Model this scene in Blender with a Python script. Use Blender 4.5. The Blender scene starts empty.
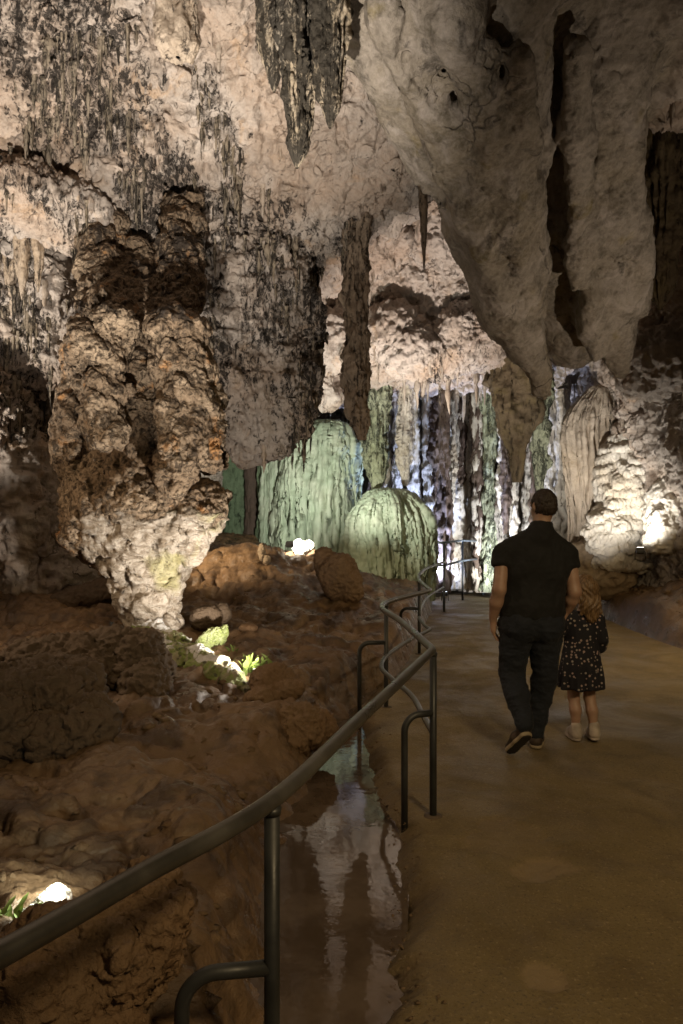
import bpy, math, random
import numpy as np
random.seed(7)
RNG = np.random.default_rng(11)
scene = bpy.context.scene
COL = scene.collection
F, CX, HY, EYE = 720.0, 341.5, 524.0, 1.58

def at(px, py, d):
    """point of the cave seen at (px,py) that stands d metres down the cave"""
    return np.array([(px - CX) * d / F, d, EYE + (HY - py) * d / F])

# ------------------------------------------------------------ numpy noise
_perm = np.random.default_rng(3).permutation(256).astype(np.int32)
_perm = np.concatenate([_perm, _perm, _perm])
_g = np.random.default_rng(5).normal(size=(256, 3)).astype(np.float32)
_g /= np.linalg.norm(_g, axis=1, keepdims=True)

def perlin(P):
    P = np.asarray(P, dtype=np.float32)
    out = np.empty(len(P), dtype=np.float32)
    for s in range(0, len(P), 400000):
        p = P[s:s + 400000]
        i = np.floor(p).astype(np.int32)
        f = p - i
        i &= 255
        u = f * f * f * (f * (f * 6 - 15) + 10)
        res = np.zeros(len(p), dtype=np.float32)
        for dx in (0, 1):
            wx = u[:, 0] if dx else 1 - u[:, 0]
            a = _perm[i[:, 0] + dx]
            for dy in (0, 1):
                wy = u[:, 1] if dy else 1 - u[:, 1]
                b = _perm[a + i[:, 1] + dy]
                for dz in (0, 1):
                    wz = u[:, 2] if dz else 1 - u[:, 2]
                    g = _g[_perm[b + i[:, 2] + dz] & 255]
                    d = g[:, 0] * (f[:, 0] - dx) + g[:, 1] * (f[:, 1] - dy) + g[:, 2] * (f[:, 2] - dz)
                    res += wx * wy * wz * d
        out[s:s + 400000] = res * 1.5
    return out

def fbm(P, freq, octv=4, gain=0.5, seed=0.0, stretch=(1, 1, 1)):
    P = np.asarray(P, dtype=np.float32) * np.array(stretch, dtype=np.float32)
    r = np.zeros(len(P), dtype=np.float32)
    a = 1.0
    for k in range(octv):
        r += a * perlin(P * freq + seed + 17.3 * k)
        a *= gain
        freq *= 2.03
    return r

def ridged(P, freq, octv=4, gain=0.5, seed=0.0, stretch=(1, 1, 1)):
    P = np.asarray(P, dtype=np.float32) * np.array(stretch, dtype=np.float32)
    r = np.zeros(len(P), dtype=np.float32)
    a = 1.0
    for k in range(octv):
        r += a * (1 - 2 * np.abs(perlin(P * freq + seed + 9.1 * k)))
        a *= gain
        freq *= 2.03
    return r

def sstep(a, b, x):
    t = np.clip((x - a) / (b - a), 0, 1)
    return t * t * (3 - 2 * t)

# ------------------------------------------------------------ distance fields (negative = rock)
def smin(a, b, k):
    h = np.clip(0.5 + 0.5 * (b - a) / k, 0, 1)
    return b + (a - b) * h - k * h * (1 - h)

def smax(a, b, k):
    return -smin(-a, -b, k)

def sd_cone(P, a, b, ra, rb, squash=None):
    """capsule whose radius goes from ra at a to rb at b"""
    a = np.asarray(a, dtype=np.float32); b = np.asarray(b, dtype=np.float32)
    ba = b - a
    pa = P - a
    t = np.clip((pa @ ba) / max(float(ba @ ba), 1e-9), 0, 1)
    q = pa - t[:, None] * ba
    if squash is not None:
        q = q / np.array(squash, dtype=np.float32)
    return np.linalg.norm(q, axis=1) - (ra + (rb - ra) * t)

def sd_ell(P, c, r, rot=0.0, tilt=0.0):
    q = P - np.asarray(c, dtype=np.float32)
    if rot:
        ca, sa = math.cos(rot), math.sin(rot)
        q = np.stack([q[:, 0] * ca + q[:, 1] * sa, -q[:, 0] * sa + q[:, 1] * ca, q[:, 2]], 1)
    if tilt:
        ca, sa = math.cos(tilt), math.sin(tilt)
        q = np.stack([q[:, 0] * ca + q[:, 2] * sa, q[:, 1], -q[:, 0] * sa + q[:, 2] * ca], 1)
    r = np.asarray(r, dtype=np.float32)
    k0 = np.linalg.norm(q / r, axis=1)
    k1 = np.linalg.norm(q / (r * r), axis=1)
    return k0 * (k0 - 1) / np.maximum(k1, 1e-6)

def sd_box(P, c, h, r=0.0, rotz=0.0):
    q = P - np.asarray(c, dtype=np.float32)
    if rotz:
        ca, sa = math.cos(rotz), math.sin(rotz)
        q = np.stack([q[:, 0] * ca + q[:, 1] * sa, -q[:, 0] * sa + q[:, 1] * ca, q[:, 2]], 1)
    d = np.abs(q) - (np.asarray(h, dtype=np.float32) - r)
    return np.linalg.norm(np.maximum(d, 0), axis=1) + np.minimum(d.max(1), 0) - r

# ------------------------------------------------------------ surface nets
def surface_nets(fn, lo, hi, vox):
    lo = np.asarray(lo, dtype=np.float64); hi = np.asarray(hi, dtype=np.float64)
    n = np.ceil((hi - lo) / vox).astype(int) + 1
    nx, ny, nz = n
    xs = (lo[0] + np.arange(nx) * vox).astype(np.float32)
    ys = (lo[1] + np.arange(ny) * vox).astype(np.float32)
    zs = (lo[2] + np.arange(nz) * vox).astype(np.float32)
    G = np.empty((nx, ny, nz), dtype=np.float32)
    step = max(1, int(600000 // (ny * nz)))
    for i in range(0, nx, step):
        X, Y, Z = np.meshgrid(xs[i:i + step], ys, zs, indexing='ij')
        P = np.stack([X.ravel(), Y.ravel(), Z.ravel()], 1)
        G[i:i + step] = fn(P).reshape(X.shape)
    return nets_from_grid(G, lo, vox)

def nets_from_grid(G, lo, vox):
    S = G < 0
    nx, ny, nz = G.shape
    cnt = np.zeros((nx - 1, ny - 1, nz - 1), dtype=np.int8)
    for dx in (0, 1):
        for dy in (0, 1):
            for dz in (0, 1):
                cnt += S[dx:nx - 1 + dx, dy:ny - 1 + dy, dz:nz - 1 + dz]
    act = np.argwhere((cnt > 0) & (cnt < 8))
    idx = np.full(cnt.shape, -1, dtype=np.int64)
    idx[act[:, 0], act[:, 1], act[:, 2]] = np.arange(len(act))
    corners = [(a, b, c) for a in (0, 1) for b in (0, 1) for c in (0, 1)]
    vals = {c: G[act[:, 0] + c[0], act[:, 1] + c[1], act[:, 2] + c[2]] for c in corners}
    pos = np.zeros((len(act), 3)); num = np.zeros(len(act))
    for c in corners:
        for ax in range(3):
            if c[ax] == 0:
                e = list(c); e[ax] = 1; e = tuple(e)
                a, b = vals[c], vals[e]
                m = (a < 0) != (b < 0)
                t = np.where(m, a / np.where(m, a - b, 1), 0)
                p = np.tile(np.array(c, dtype=float), (len(act), 1))
                p[:, ax] = t
                pos[m] += p[m]; num[m] += 1
    V = (act + pos / num[:, None]) * vox + np.asarray(lo)
    quads = []
    for ax in range(3):
        o = [0, 1, 2]; o.remove(ax); u, v = o
        if (ax == 1):
            u, v = v, u
        sl0 = [slice(None)] * 3; sl1 = [slice(None)] * 3
        sl0[ax] = slice(0, -1); sl1[ax] = slice(1, None)
        A = S[tuple(sl0)]; B = S[tuple(sl1)]
        E = np.argwhere(A != B)
        ok = (E[:, u] > 0) & (E[:, v] > 0) & (E[:, u] < G.shape[u] - 1) & (E[:, v] < G.shape[v] - 1)
        E = E[ok]
        ins = A[E[:, 0], E[:, 1], E[:, 2]]
        def cell(du, dv):
            c = E.copy(); c[:, u] -= du; c[:, v] -= dv
            return idx[c[:, 0], c[:, 1], c[:, 2]]
        q = np.stack([cell(1, 1), cell(0, 1), cell(0, 0), cell(1, 0)], 1)
        q[~ins] = q[~ins][:, ::-1]
        quads.append(q)
    Q = np.concatenate(quads)
    return V, Q

def subdivide(V, Q):
    E = np.concatenate([Q[:, [0, 1]], Q[:, [1, 2]], Q[:, [2, 3]], Q[:, [3, 0]]])
    Es = np.sort(E, 1)
    key = Es[:, 0] * (len(V) + 1) + Es[:, 1]
    uk, inv = np.unique(key, return_inverse=True)
    ea, eb = uk // (len(V) + 1), uk % (len(V) + 1)
    em = (V[ea] + V[eb]) / 2
    fm = V[Q].mean(1)
    n, m, q = len(V), len(em), len(Q)
    e = inv.reshape(4, q) + n
    f = np.arange(q) + n + m
    Q2 = np.concatenate([np.stack([Q[:, 0], e[0], f, e[3]], 1), np.stack([e[0], Q[:, 1], e[1], f], 1),
                         np.stack([f, e[1], Q[:, 2], e[2]], 1), np.stack([e[3], f, e[2], Q[:, 3]], 1)])
    return np.concatenate([V, em, fm]), Q2

def relax(V, Q, it=1, w=0.5):
    E = np.concatenate([Q[:, [0, 1]], Q[:, [1, 2]], Q[:, [2, 3]], Q[:, [3, 0]]])
    E = np.concatenate([E, E[:, ::-1]])
    deg = np.bincount(E[:, 0], minlength=len(V))
    for _ in range(it):
        S = np.stack([np.bincount(E[:, 0], weights=V[E[:, 1], k], minlength=len(V)) for k in range(3)], 1)
        V = V * (1 - w) + w * S / np.maximum(deg, 1)[:, None]
    return V

def normals(V, Q):
    n = np.cross(V[Q[:, 2]] - V[Q[:, 0]], V[Q[:, 3]] - V[Q[:, 1]])
    N = np.zeros_like(V)
    for k in range(3):
        for c in range(4):
            N[:, k] += np.bincount(Q[:, c], weights=n[:, k], minlength=len(V))
    return N / np.maximum(np.linalg.norm(N, axis=1, keepdims=True), 1e-12)

def drop_unused(V, Q):
    used = np.zeros(len(V), bool); used[Q.ravel()] = True
    m = np.cumsum(used) - 1
    return V[used], m[Q]

# ------------------------------------------------------------ objects
def obj(name, V, Q, mat, parent=None, attrs=None, smooth=True):
    """Q: (n,4) or (n,3) array, or list of index lists"""
    me = bpy.data.meshes.new(name)
    V = np.asarray(V, dtype=np.float32)
    if isinstance(Q, list):
        me.from_pydata(V.tolist(), [], [list(map(int, q)) for q in Q])
    else:
        k = Q.shape[1]
        me.vertices.add(len(V)); me.vertices.foreach_set('co', V.ravel())
        me.loops.add(Q.size); me.loops.foreach_set('vertex_index', Q.astype(np.int32).ravel())
        me.polygons.add(len(Q))
        me.polygons.foreach_set('loop_start', np.arange(len(Q), dtype=np.int32) * k)
        me.polygons.foreach_set('loop_total', np.full(len(Q), k, dtype=np.int32))
        me.update(calc_edges=True)
        me.validate()
    if smooth:
        me.polygons.foreach_set('use_smooth', np.ones(len(me.polygons), dtype=bool))
    for an, av in (attrs or {}).items():
        a = me.attributes.new(an, 'FLOAT', 'POINT')
        if len(av) == len(me.vertices):
            a.data.foreach_set('value', np.asarray(av, dtype=np.float32))
    me.materials.append(mat)
    o = bpy.data.objects.new(name, me)
    COL.objects.link(o)
    if parent is not None:
        o.parent = parent
    return o

def tag(o, label=None, cat=None, group=None, kind=None):
    if label: o['label'] = label
    if cat: o['category'] = cat
    if group: o['group'] = group
    if kind: o['kind'] = kind
    return o

def empty(name, loc, label, cat, group=None, rz=0.0):
    o = bpy.data.objects.new(name, None)
    COL.objects.link(o)
    o.location = [float(c) for c in loc]; o.rotation_euler = (0, 0, rz)
    o.empty_display_size = 0.1
    return tag(o, label, cat, group)

def recentre(o):
    """put the object's origin at the middle of its base"""
    me = o.data
    co = np.empty(len(me.vertices) * 3, dtype=np.float32); me.vertices.foreach_get('co', co)
    co = co.reshape(-1, 3)
    c = np.array([(co[:, 0].min() + co[:, 0].max()) / 2, (co[:, 1].min() + co[:, 1].max()) / 2, co[:, 2].min()])
    me.vertices.foreach_set('co', (co - c).astype(np.float32).ravel())
    o.location = [float(x) for x in c]
    return o

def tube_mesh(pts, r, n=14, closed=False, cap=True):
    P = np.array(pts, dtype=float)
    T = np.gradient(P, axis=0)
    T /= np.linalg.norm(T, axis=1, keepdims=True)
    r = np.full(len(P), r, dtype=float) if np.isscalar(r) else np.array(r, dtype=float)
    up = np.array([0, 0, 1.0]) if abs(T[0][2]) < 0.9 else np.array([1.0, 0, 0])
    u = np.cross(T[0], up); u /= np.linalg.norm(u)
    V = []
    for i in range(len(P)):
        u = u - T[i] * (u @ T[i]); u /= np.linalg.norm(u)
        v = np.cross(T[i], u)
        a = np.linspace(0, 2 * math.pi, n, endpoint=False)
        V.append(P[i] + r[i] * (np.cos(a)[:, None] * u + np.sin(a)[:, None] * v))
    V = np.concatenate(V)
    Q = []
    for i in range(len(P) - 1):
        for k in range(n):
            Q.append([i * n + k, i * n + (k + 1) % n, (i + 1) * n + (k + 1) % n, (i + 1) * n + k])
    if cap:
        Q.append(list(range(n))[::-1]); Q.append([(len(P) - 1) * n + k for k in range(n)])
    return V, Q

def join(parts):
    V, Q, off = [], [], 0
    for v, q in parts:
        V.append(np.asarray(v, dtype=float)); Q += [[int(i) + off for i in f] for f in q]; off += len(v)
    return np.concatenate(V), Q

def spline(ctrl, n):
    """Catmull-Rom through the control points"""
    c = np.array(ctrl, dtype=float)
    c = np.vstack([2 * c[0] - c[1], c, 2 * c[-1] - c[-2]])
    out = []
    m = len(c) - 3
    for t in np.linspace(0, m, n):
        i = min(int(t), m - 1); u = t - i
        p0, p1, p2, p3 = c[i:i + 4]
        out.append(0.5 * ((2 * p1) + (-p0 + p2) * u + (2 * p0 - 5 * p1 + 4 * p2 - p3) * u * u + (-p0 + 3 * p1 - 3 * p2 + p3) * u ** 3))
    return np.array(out)

def box_mesh(c, h):
    c = np.array(c, dtype=float); h = np.array(h, dtype=float)
    s = np.array([[x, y, z] for x in (-1, 1) for y in (-1, 1) for z in (-1, 1)], dtype=float)
    return c + s * h, [[0, 1, 3, 2], [4, 6, 7, 5], [0, 4, 5, 1], [2, 3, 7, 6], [0, 2, 6, 4], [1, 5, 7, 3]]

def bevel(o, w=0.004, seg=2):
    m = o.modifiers.new('bevel', 'BEVEL'); m.width = w; m.segments = seg
    return o
# ------------------------------------------------------------ materials
class NT:
    def __init__(self, name):
        self.m = bpy.data.materials.new(name); self.m.use_nodes = True
        self.t = self.m.node_tree; self.n = self.t.nodes; self.l = self.t.links
        self.n.clear()
        self.out = self.n.new('ShaderNodeOutputMaterial')
        self.bsdf = self.n.new('ShaderNodeBsdfPrincipled')
        self.l.new(self.bsdf.outputs[0], self.out.inputs[0])
        tc = self.n.new('ShaderNodeTexCoord'); self.co = tc.outputs['Object']
        geo = self.n.new('ShaderNodeNewGeometry'); self.world = geo.outputs['Position']; self.normal = geo.outputs['Normal']
    def set(self, **k):
        for a, v in k.items():
            s = self.bsdf.inputs[a.replace('_', ' ')]
            if hasattr(v, 'is_output'): self.l.new(v, s)
            else: s.default_value = v
        return self
    def put(self, sock, v):
        if hasattr(v, 'is_output'): self.l.new(v, sock)
        else: sock.default_value = v
    def mapping(self, vec, scale=(1, 1, 1), loc=(0, 0, 0)):
        n = self.n.new('ShaderNodeMapping'); self.l.new(vec, n.inputs[0])
        n.inputs['Scale'].default_value = scale; n.inputs['Location'].default_value = loc
        return n.outputs[0]
    def noise(self, vec, scale, detail=5, rough=0.55, dist=0.0):
        n = self.n.new('ShaderNodeTexNoise'); self.l.new(vec, n.inputs['Vector'])
        n.inputs['Scale'].default_value = scale; n.inputs['Detail'].default_value = detail
        n.inputs['Roughness'].default_value = rough; n.inputs['Distortion'].default_value = dist
        return n.outputs[0]
    def voronoi(self, vec, scale, feature='F1', rnd=1.0, out='Distance'):
        n = self.n.new('ShaderNodeTexVoronoi'); self.l.new(vec, n.inputs['Vector'])
        n.feature = feature
        n.inputs['Scale'].default_value = scale; n.inputs['Randomness'].default_value = rnd
        return n.outputs[out]
    def math(self, op, a, b=0.0, c=0.0, clamp=False):
        n = self.n.new('ShaderNodeMath'); n.operation = op; n.use_clamp = clamp
        self.put(n.inputs[0], a); self.put(n.inputs[1], b); self.put(n.inputs[2], c)
        return n.outputs[0]
    def ramp(self, v, a, b, lo=0.0, hi=1.0):
        n = self.n.new('ShaderNodeMapRange'); n.interpolation_type = 'SMOOTHSTEP'
        self.put(n.inputs[0], v); n.inputs[1].default_value = a; n.inputs[2].default_value = b
        n.inputs[3].default_value = lo; n.inputs[4].default_value = hi
        return n.outputs[0]
    def mix(self, f, a, b, mode='MIX'):
        n = self.n.new('ShaderNodeMix'); n.data_type = 'RGBA'; n.blend_type = mode
        self.put(n.inputs[0], f)
        for s, v in ((n.inputs[6], a), (n.inputs[7], b)):
            if hasattr(v, 'is_output'): self.l.new(v, s)
            else: s.default_value = (v[0], v[1], v[2], 1)
        return n.outputs[2]
    def attr(self, name):
        n = self.n.new('ShaderNodeAttribute'); n.attribute_name = name
        return n.outputs['Fac']
    def bump(self, h, strength=0.5, dist=0.02, prev=None):
        n = self.n.new('ShaderNodeBump'); n.inputs['Strength'].default_value = strength
        n.inputs['Distance'].default_value = dist
        self.l.new(h, n.inputs['Height'])
        if prev is not None: self.l.new(prev, n.inputs['Normal'])
        return n.outputs[0]

def rock_material(name, pale, warm, dark, stain, use_attr=True, dark_bias=0.0, streak=0.22, grain=1.0,
                  rough=0.85, bump=1.0, spec=0.25, warm_lo=0.42, warm_hi=0.68):
    """limestone: pale body, warm patches, black crust broken into drips and pits"""
    t = NT(name)
    w = t.world
    big = t.noise(w, 0.9, 5, 0.6, 0.6)
    mid = t.noise(w, 4.2 * grain, 7, 0.62, 0.5)
    fine = t.noise(w, 26 * grain, 6, 0.65)
    c = t.mix(t.ramp(big, warm_lo, warm_hi), pale, warm)
    c = t.mix(t.ramp(mid, 0.45, 0.75, 0, 0.55), c, stain)
    c = t.mix(t.ramp(fine, 0.35, 0.75, 0, 0.35), c, tuple(min(1, x * 1.35) for x in pale))
    # crust, in broken vertical runs
    sv = t.mapping(w, (1, 1, streak))
    run = t.noise(sv, 9 * grain, 6, 0.68, 0.4)
    pit = t.noise(t.mapping(w, (1, 1, 0.6)), 22 * grain, 4, 0.7, 0.8)
    v = t.math('ADD', t.math('MULTIPLY', run, 0.6), t.math('MULTIPLY', pit, 0.4))
    if use_attr:
        a = t.attr('crust')
        v = t.math('ADD', v, t.math('MULTIPLY', a, 0.30))
    v = t.math('ADD', v, dark_bias)
    k = t.ramp(v, 0.60, 0.70)
    c = t.mix(t.math('MULTIPLY', k, 0.93), c, dark)
    # hairline cracks
    cr = t.voronoi(t.mapping(t.mix(0.12, w, t.n.new('ShaderNodeTexNoise').outputs['Color']) if False else w, (1, 1, 0.7)), 1.7, 'DISTANCE_TO_EDGE')
    h = t.math('ADD', t.math('MULTIPLY', mid, 1.0), t.math('MULTIPLY', fine, 0.45))
    h = t.math('SUBTRACT', h, t.math('MULTIPLY', k, 0.35))
    h2 = t.noise(w, 75 * grain, 4, 0.6)
    b = t.bump(h, 0.75 * bump, 0.06)
    b = t.bump(h2, 0.45 * bump, 0.012, b)
    t.set(Base_Color=c, Roughness=rough, Normal=b)
    t.bsdf.inputs['Specular IOR Level'].default_value = spec
    return t.m

M = {}
M['limestone'] = rock_material('limestone', (.50, .42, .355), (.46, .335, .24), (.022, .019, .017), (.30, .235, .175))
M['overhang'] = rock_material('greenish_limestone', (.33, .285, .215), (.25, .20, .12), (.02, .018, .013), (.17, .16, .085), dark_bias=-0.05)
M['crust'] = rock_material('crusted_limestone', (.40, .33, .26), (.34, .25, .16), (.025, .02, .016), (.2, .15, .1), use_attr=False, dark_bias=0.07)
M['column'] = rock_material('column_limestone', (.50, .46, .40), (.40, .34, .25), (.03, .028, .027), (.28, .24, .19), use_attr=False, dark_bias=0.05, streak=0.12)
M['brown_column'] = rock_material('brown_column_rock', (.115, .085, .05), (.085, .058, .032), (.018, .014, .01), (.12, .09, .028), use_attr=False, dark_bias=0.05, streak=0.2)
M['drapery'] = rock_material('drapery_limestone', (.47, .40, .32), (.38, .30, .21), (.05, .04, .03), (.26, .2, .14), use_attr=False, dark_bias=-0.08, streak=0.06)
M['white_flow'] = rock_material('white_flowstone', (.66, .62, .55), (.52, .45, .35), (.05, .045, .04), (.35, .30, .22), use_attr=False, dark_bias=0.0, streak=0.8)
M['dark_rock'] = rock_material('dark_cave_rock', (.125, .088, .058), (.105, .07, .042), (.025, .018, .013), (.065, .048, .032), use_attr=False, dark_bias=-0.02, streak=0.7, rough=0.7, spec=0.35)
M['boulder'] = rock_material('clay_smeared_rock', (.21, .135, .075), (.17, .095, .045), (.03, .02, .012), (.12, .075, .035), use_attr=False, dark_bias=-0.04, streak=0.8, rough=0.65, spec=0.4)
M['white_rock'] = rock_material('white_rock', (.62, .60, .55), (.52, .47, .40), (.04, .04, .035), (.4, .37, .3), use_attr=False, dark_bias=0.0, streak=0.8)
M['mossy_rock'] = rock_material('mossy_rock', (.46, .45, .36), (.24, .30, .08), (.04, .045, .02), (.30, .33, .12), use_attr=False, dark_bias=-0.01, streak=0.8)

def green_flow():
    t = NT('green_flowstone')
    w = t.world
    sv = t.mapping(w, (1, 1, 0.10))
    run = t.noise(sv, 15, 6, 0.62, 0.3)
    big = t.noise(w, 1.6, 4, 0.6)
    c = t.mix(t.ramp(big, .35, .65), (.335, .415, .295), (.415, .465, .35))
    c = t.mix(t.ramp(run, .40, .70, 0, .6), c, (.24, .30, .21))
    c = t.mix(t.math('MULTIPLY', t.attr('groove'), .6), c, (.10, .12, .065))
    f = t.noise(w, 60, 5, .6)
    c = t.mix(t.ramp(f, .5, .75, 0, .3), c, (.55, .6, .47))
    b = t.bump(run, .5, .03); b = t.bump(f, .3, .008, b)
    t.set(Base_Color=c, Roughness=.6, Normal=b)
    return t.m
M['green_flow'] = green_flow()

def pillar_mat():
    """brown pitted coral rock above, bare pale limestone on the lower bulb (attribute 'pale')"""
    t = NT('pitted_pillar_rock')
    w = t.world
    vo = t.voronoi(w, 21, 'SMOOTH_F1'); vo2 = t.voronoi(w, 38, 'F1')
    big = t.noise(w, 2.2, 6, .6, .4); fine = t.noise(w, 34, 5, .65)
    c = t.mix(t.ramp(big, .38, .66), (.195, .137, .088), (.33, .25, .172))
    orange = t.ramp(t.noise(w, 3.1, 3, .6), .60, .70)
    c = t.mix(t.math('MULTIPLY', orange, .6), c, (.42, .19, .05))
    pn = t.noise(w, 15, 6, .7, 1.0)
    c = t.mix(t.ramp(pn, .44, .60, 0, .9), c, (.04, .028, .018))
    spk = t.math('MULTIPLY', t.ramp(vo2, .0, .26, 1, 0), t.ramp(t.noise(w, 6, 5, .65), .50, .62))
    c = t.mix(t.math('MULTIPLY', spk, .75), c, (.52, .42, .29))
    p = t.math('ADD', t.attr('pale'), t.math('MULTIPLY', t.math('SUBTRACT', t.noise(w, 7, 6, .65), .5), .9))
    pm = t.ramp(p, .38, .62)
    st = t.noise(t.mapping(w, (.8, .8, 1.6)), 8, 7, .68, .8)
    pc = t.mix(t.ramp(st, .40, .62), (.51, .45, .38), (.25, .20, .145))
    pc = t.mix(t.ramp(t.noise(w, 1.9, 3, .5), .56, .72, 0, .6), pc, (.42, .40, .17))
    pc = t.mix(t.ramp(fine, .58, .74, 0, .8), pc, (.09, .075, .055))
    c = t.mix(pm, c, pc)
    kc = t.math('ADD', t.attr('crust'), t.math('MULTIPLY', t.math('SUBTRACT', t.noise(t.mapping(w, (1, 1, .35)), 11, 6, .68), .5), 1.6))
    c = t.mix(t.math('MULTIPLY', t.ramp(kc, .5, .75), .93), c, (.028, .021, .016))  # crust patches, and the shade painted on the trunk tops
    h = t.math('SUBTRACT', t.math('MULTIPLY', fine, .5), t.math('MULTIPLY', vo, t.math('SUBTRACT', 1.15, pm)))
    h = t.math('ADD', h, t.math('MULTIPLY', t.math('MULTIPLY', st, 1.4), pm))
    b = t.bump(h, .9, .05); b = t.bump(vo2, .35, .015, b)
    t.set(Base_Color=c, Roughness=.8, Normal=b)
    t.bsdf.inputs['Specular IOR Level'].default_value = .3
    return t.m
M['pillar'] = pillar_mat()

def ground_mat():
    t = NT('wet_clay')
    w = t.world
    big = t.noise(w, .8, 5, .6, .5); mid = t.noise(t.mapping(w, (1, 1, 2.2)), 4.5, 7, .62, .6); fine = t.noise(w, 38, 6, .65)
    c = t.mix(t.ramp(big, .36, .66), (.135, .082, .044), (.205, .130, .070))
    c = t.mix(t.ramp(mid, .46, .70, 0, .65), c, (.048, .030, .017))
    c = t.mix(t.ramp(t.noise(w, 2.1, 5, .6, .8), .56, .72, 0, .7), c, (.26, .17, .085))
    c = t.mix(t.ramp(fine, .60, .78, 0, .5), c, (.30, .22, .13))
    c = t.mix(t.math('MULTIPLY', t.attr('hollow'), .75), c, (.05, .03, .017))
    r = t.ramp(t.noise(w, 3, 4, .6), .35, .65, .26, .62)
    b = t.bump(mid, .55, .06); b = t.bump(fine, .6, .012, b)
    t.set(Base_Color=c, Roughness=r, Normal=b)
    return t.m
M['ground'] = ground_mat()

def path_mat():
    t = NT('trodden_path')
    w = t.world
    big = t.noise(w, .7, 5, .55, .4); mid = t.noise(w, 3.2, 7, .6, .5); fine = t.noise(w, 55, 6, .7)
    c = t.mix(t.ramp(big, .36, .64), (.178, .128, .052), (.228, .168, .076))
    c = t.mix(t.ramp(mid, .42, .70, 0, .6), c, (.11, .074, .032))
    c = t.mix(t.ramp(fine, .54, .68, 0, .7), c, (.34, .26, .14))
    c = t.mix(t.ramp(t.noise(w, 90, 4, .7), .54, .66, 0, .75), c, (.055, .038, .02))
    damp = t.ramp(t.noise(w, .55, 6, .62, 1.2), .50, .66)
    c = t.mix(t.math('MULTIPLY', damp, .55), c, (.075, .052, .026))
    c = t.mix(t.math('MULTIPLY', t.attr('worn'), .85), c, (.27, .195, .105))
    c = t.mix(t.math('MULTIPLY', t.attr('edge'), .5), c, (.10, .062, .033))
    r = t.math('SUBTRACT', t.ramp(t.noise(w, 1.6, 5, .6, .6), .38, .62, .5, .82), t.math('MULTIPLY', damp, .2))
    wn = t.n.new('ShaderNodeTexNoise'); t.l.new(w, wn.inputs['Vector']); wn.inputs['Scale'].default_value = 2.2; wn.inputs['Detail'].default_value = 6
    vw = t.n.new('ShaderNodeVectorMath'); vw.operation = 'MULTIPLY_ADD'
    t.l.new(wn.outputs['Color'], vw.inputs[0]); vw.inputs[1].default_value = (.7, .7, .7); t.l.new(w, vw.inputs[2])
    ck = t.ramp(t.voronoi(vw.outputs[0], .42, 'DISTANCE_TO_EDGE'), 0, .006, 1, 0)
    c = t.mix(t.math('MULTIPLY', ck, .0), c, (.03, .02, .012))
    b = t.bump(mid, .5, .025); b = t.bump(fine, .9, .010, b); pass
    t.set(Base_Color=c, Roughness=r, Normal=b)
    return t.m
M['path'] = path_mat()

def water_mat():
    t = NT('muddy_water')
    h = t.noise(t.world, 7, 3, .5)
    c = t.mix(t.ramp(t.noise(t.world, 3, 4, .6), .4, .65), (.075, .052, .034), (.12, .088, .062))
    t.set(Base_Color=c, Roughness=.04, IOR=1.5, Normal=t.bump(h, .06, .02))
    return t.m
M['water'] = water_mat()

def plain(name, col, rough=.5, metal=0.0, bump=0.0, scale=60, var=.25, spec=.5):
    t = NT(name)
    n = t.noise(t.co, scale, 5, .6)
    n2 = t.noise(t.co, scale * .13, 4, .6)
    c = t.mix(t.ramp(n2, .35, .68), tuple(x * (1 - var) for x in col), tuple(min(1, x * (1 + var)) for x in col))
    t.set(Base_Color=c, Roughness=t.ramp(n2, .3, .7, max(.05, rough - .1), min(1, rough + .12)), Metallic=metal)
    t.bsdf.inputs['Specular IOR Level'].default_value = spec
    if bump: t.set(Normal=t.bump(n, bump, .004))
    return t.m
M['rail'] = plain('worn_grey_pipe', (.125, .118, .105), .36, .55, .15, 40)
M['post'] = plain('dark_painted_pipe', (.035, .036, .035), .42, .2, .15, 40)
M['steel'] = plain('blue_grey_pipe', (.10, .12, .14), .4, .4, .1, 40)
M['lamp_body'] = plain('lamp_housing', (.04, .04, .04), .5, .3)
M['stairs'] = plain('pale_stone_step', (.42, .36, .29), .8, 0, .5, 30)
M['kerb'] = plain('pale_kerb', (.40, .33, .23), .8, 0, .5, 40)

def emit(name, col, s):
    t = NT(name)
    t.set(Base_Color=(col[0], col[1], col[2], 1), Emission_Color=(col[0], col[1], col[2], 1), Emission_Strength=s)
    return t.m
M['lens_white'] = emit('lit_lens', (1, .95, .85), 12)
M['lens_blue'] = emit('lit_blue_lens', (.75, .83, 1), 8)
# ------------------------------------------------------------ cave walls and ceiling
def prof(z, pts):
    pts = sorted(pts)
    return np.interp(z, [p[0] for p in pts], [p[1] for p in pts]).astype(np.float32)

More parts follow.
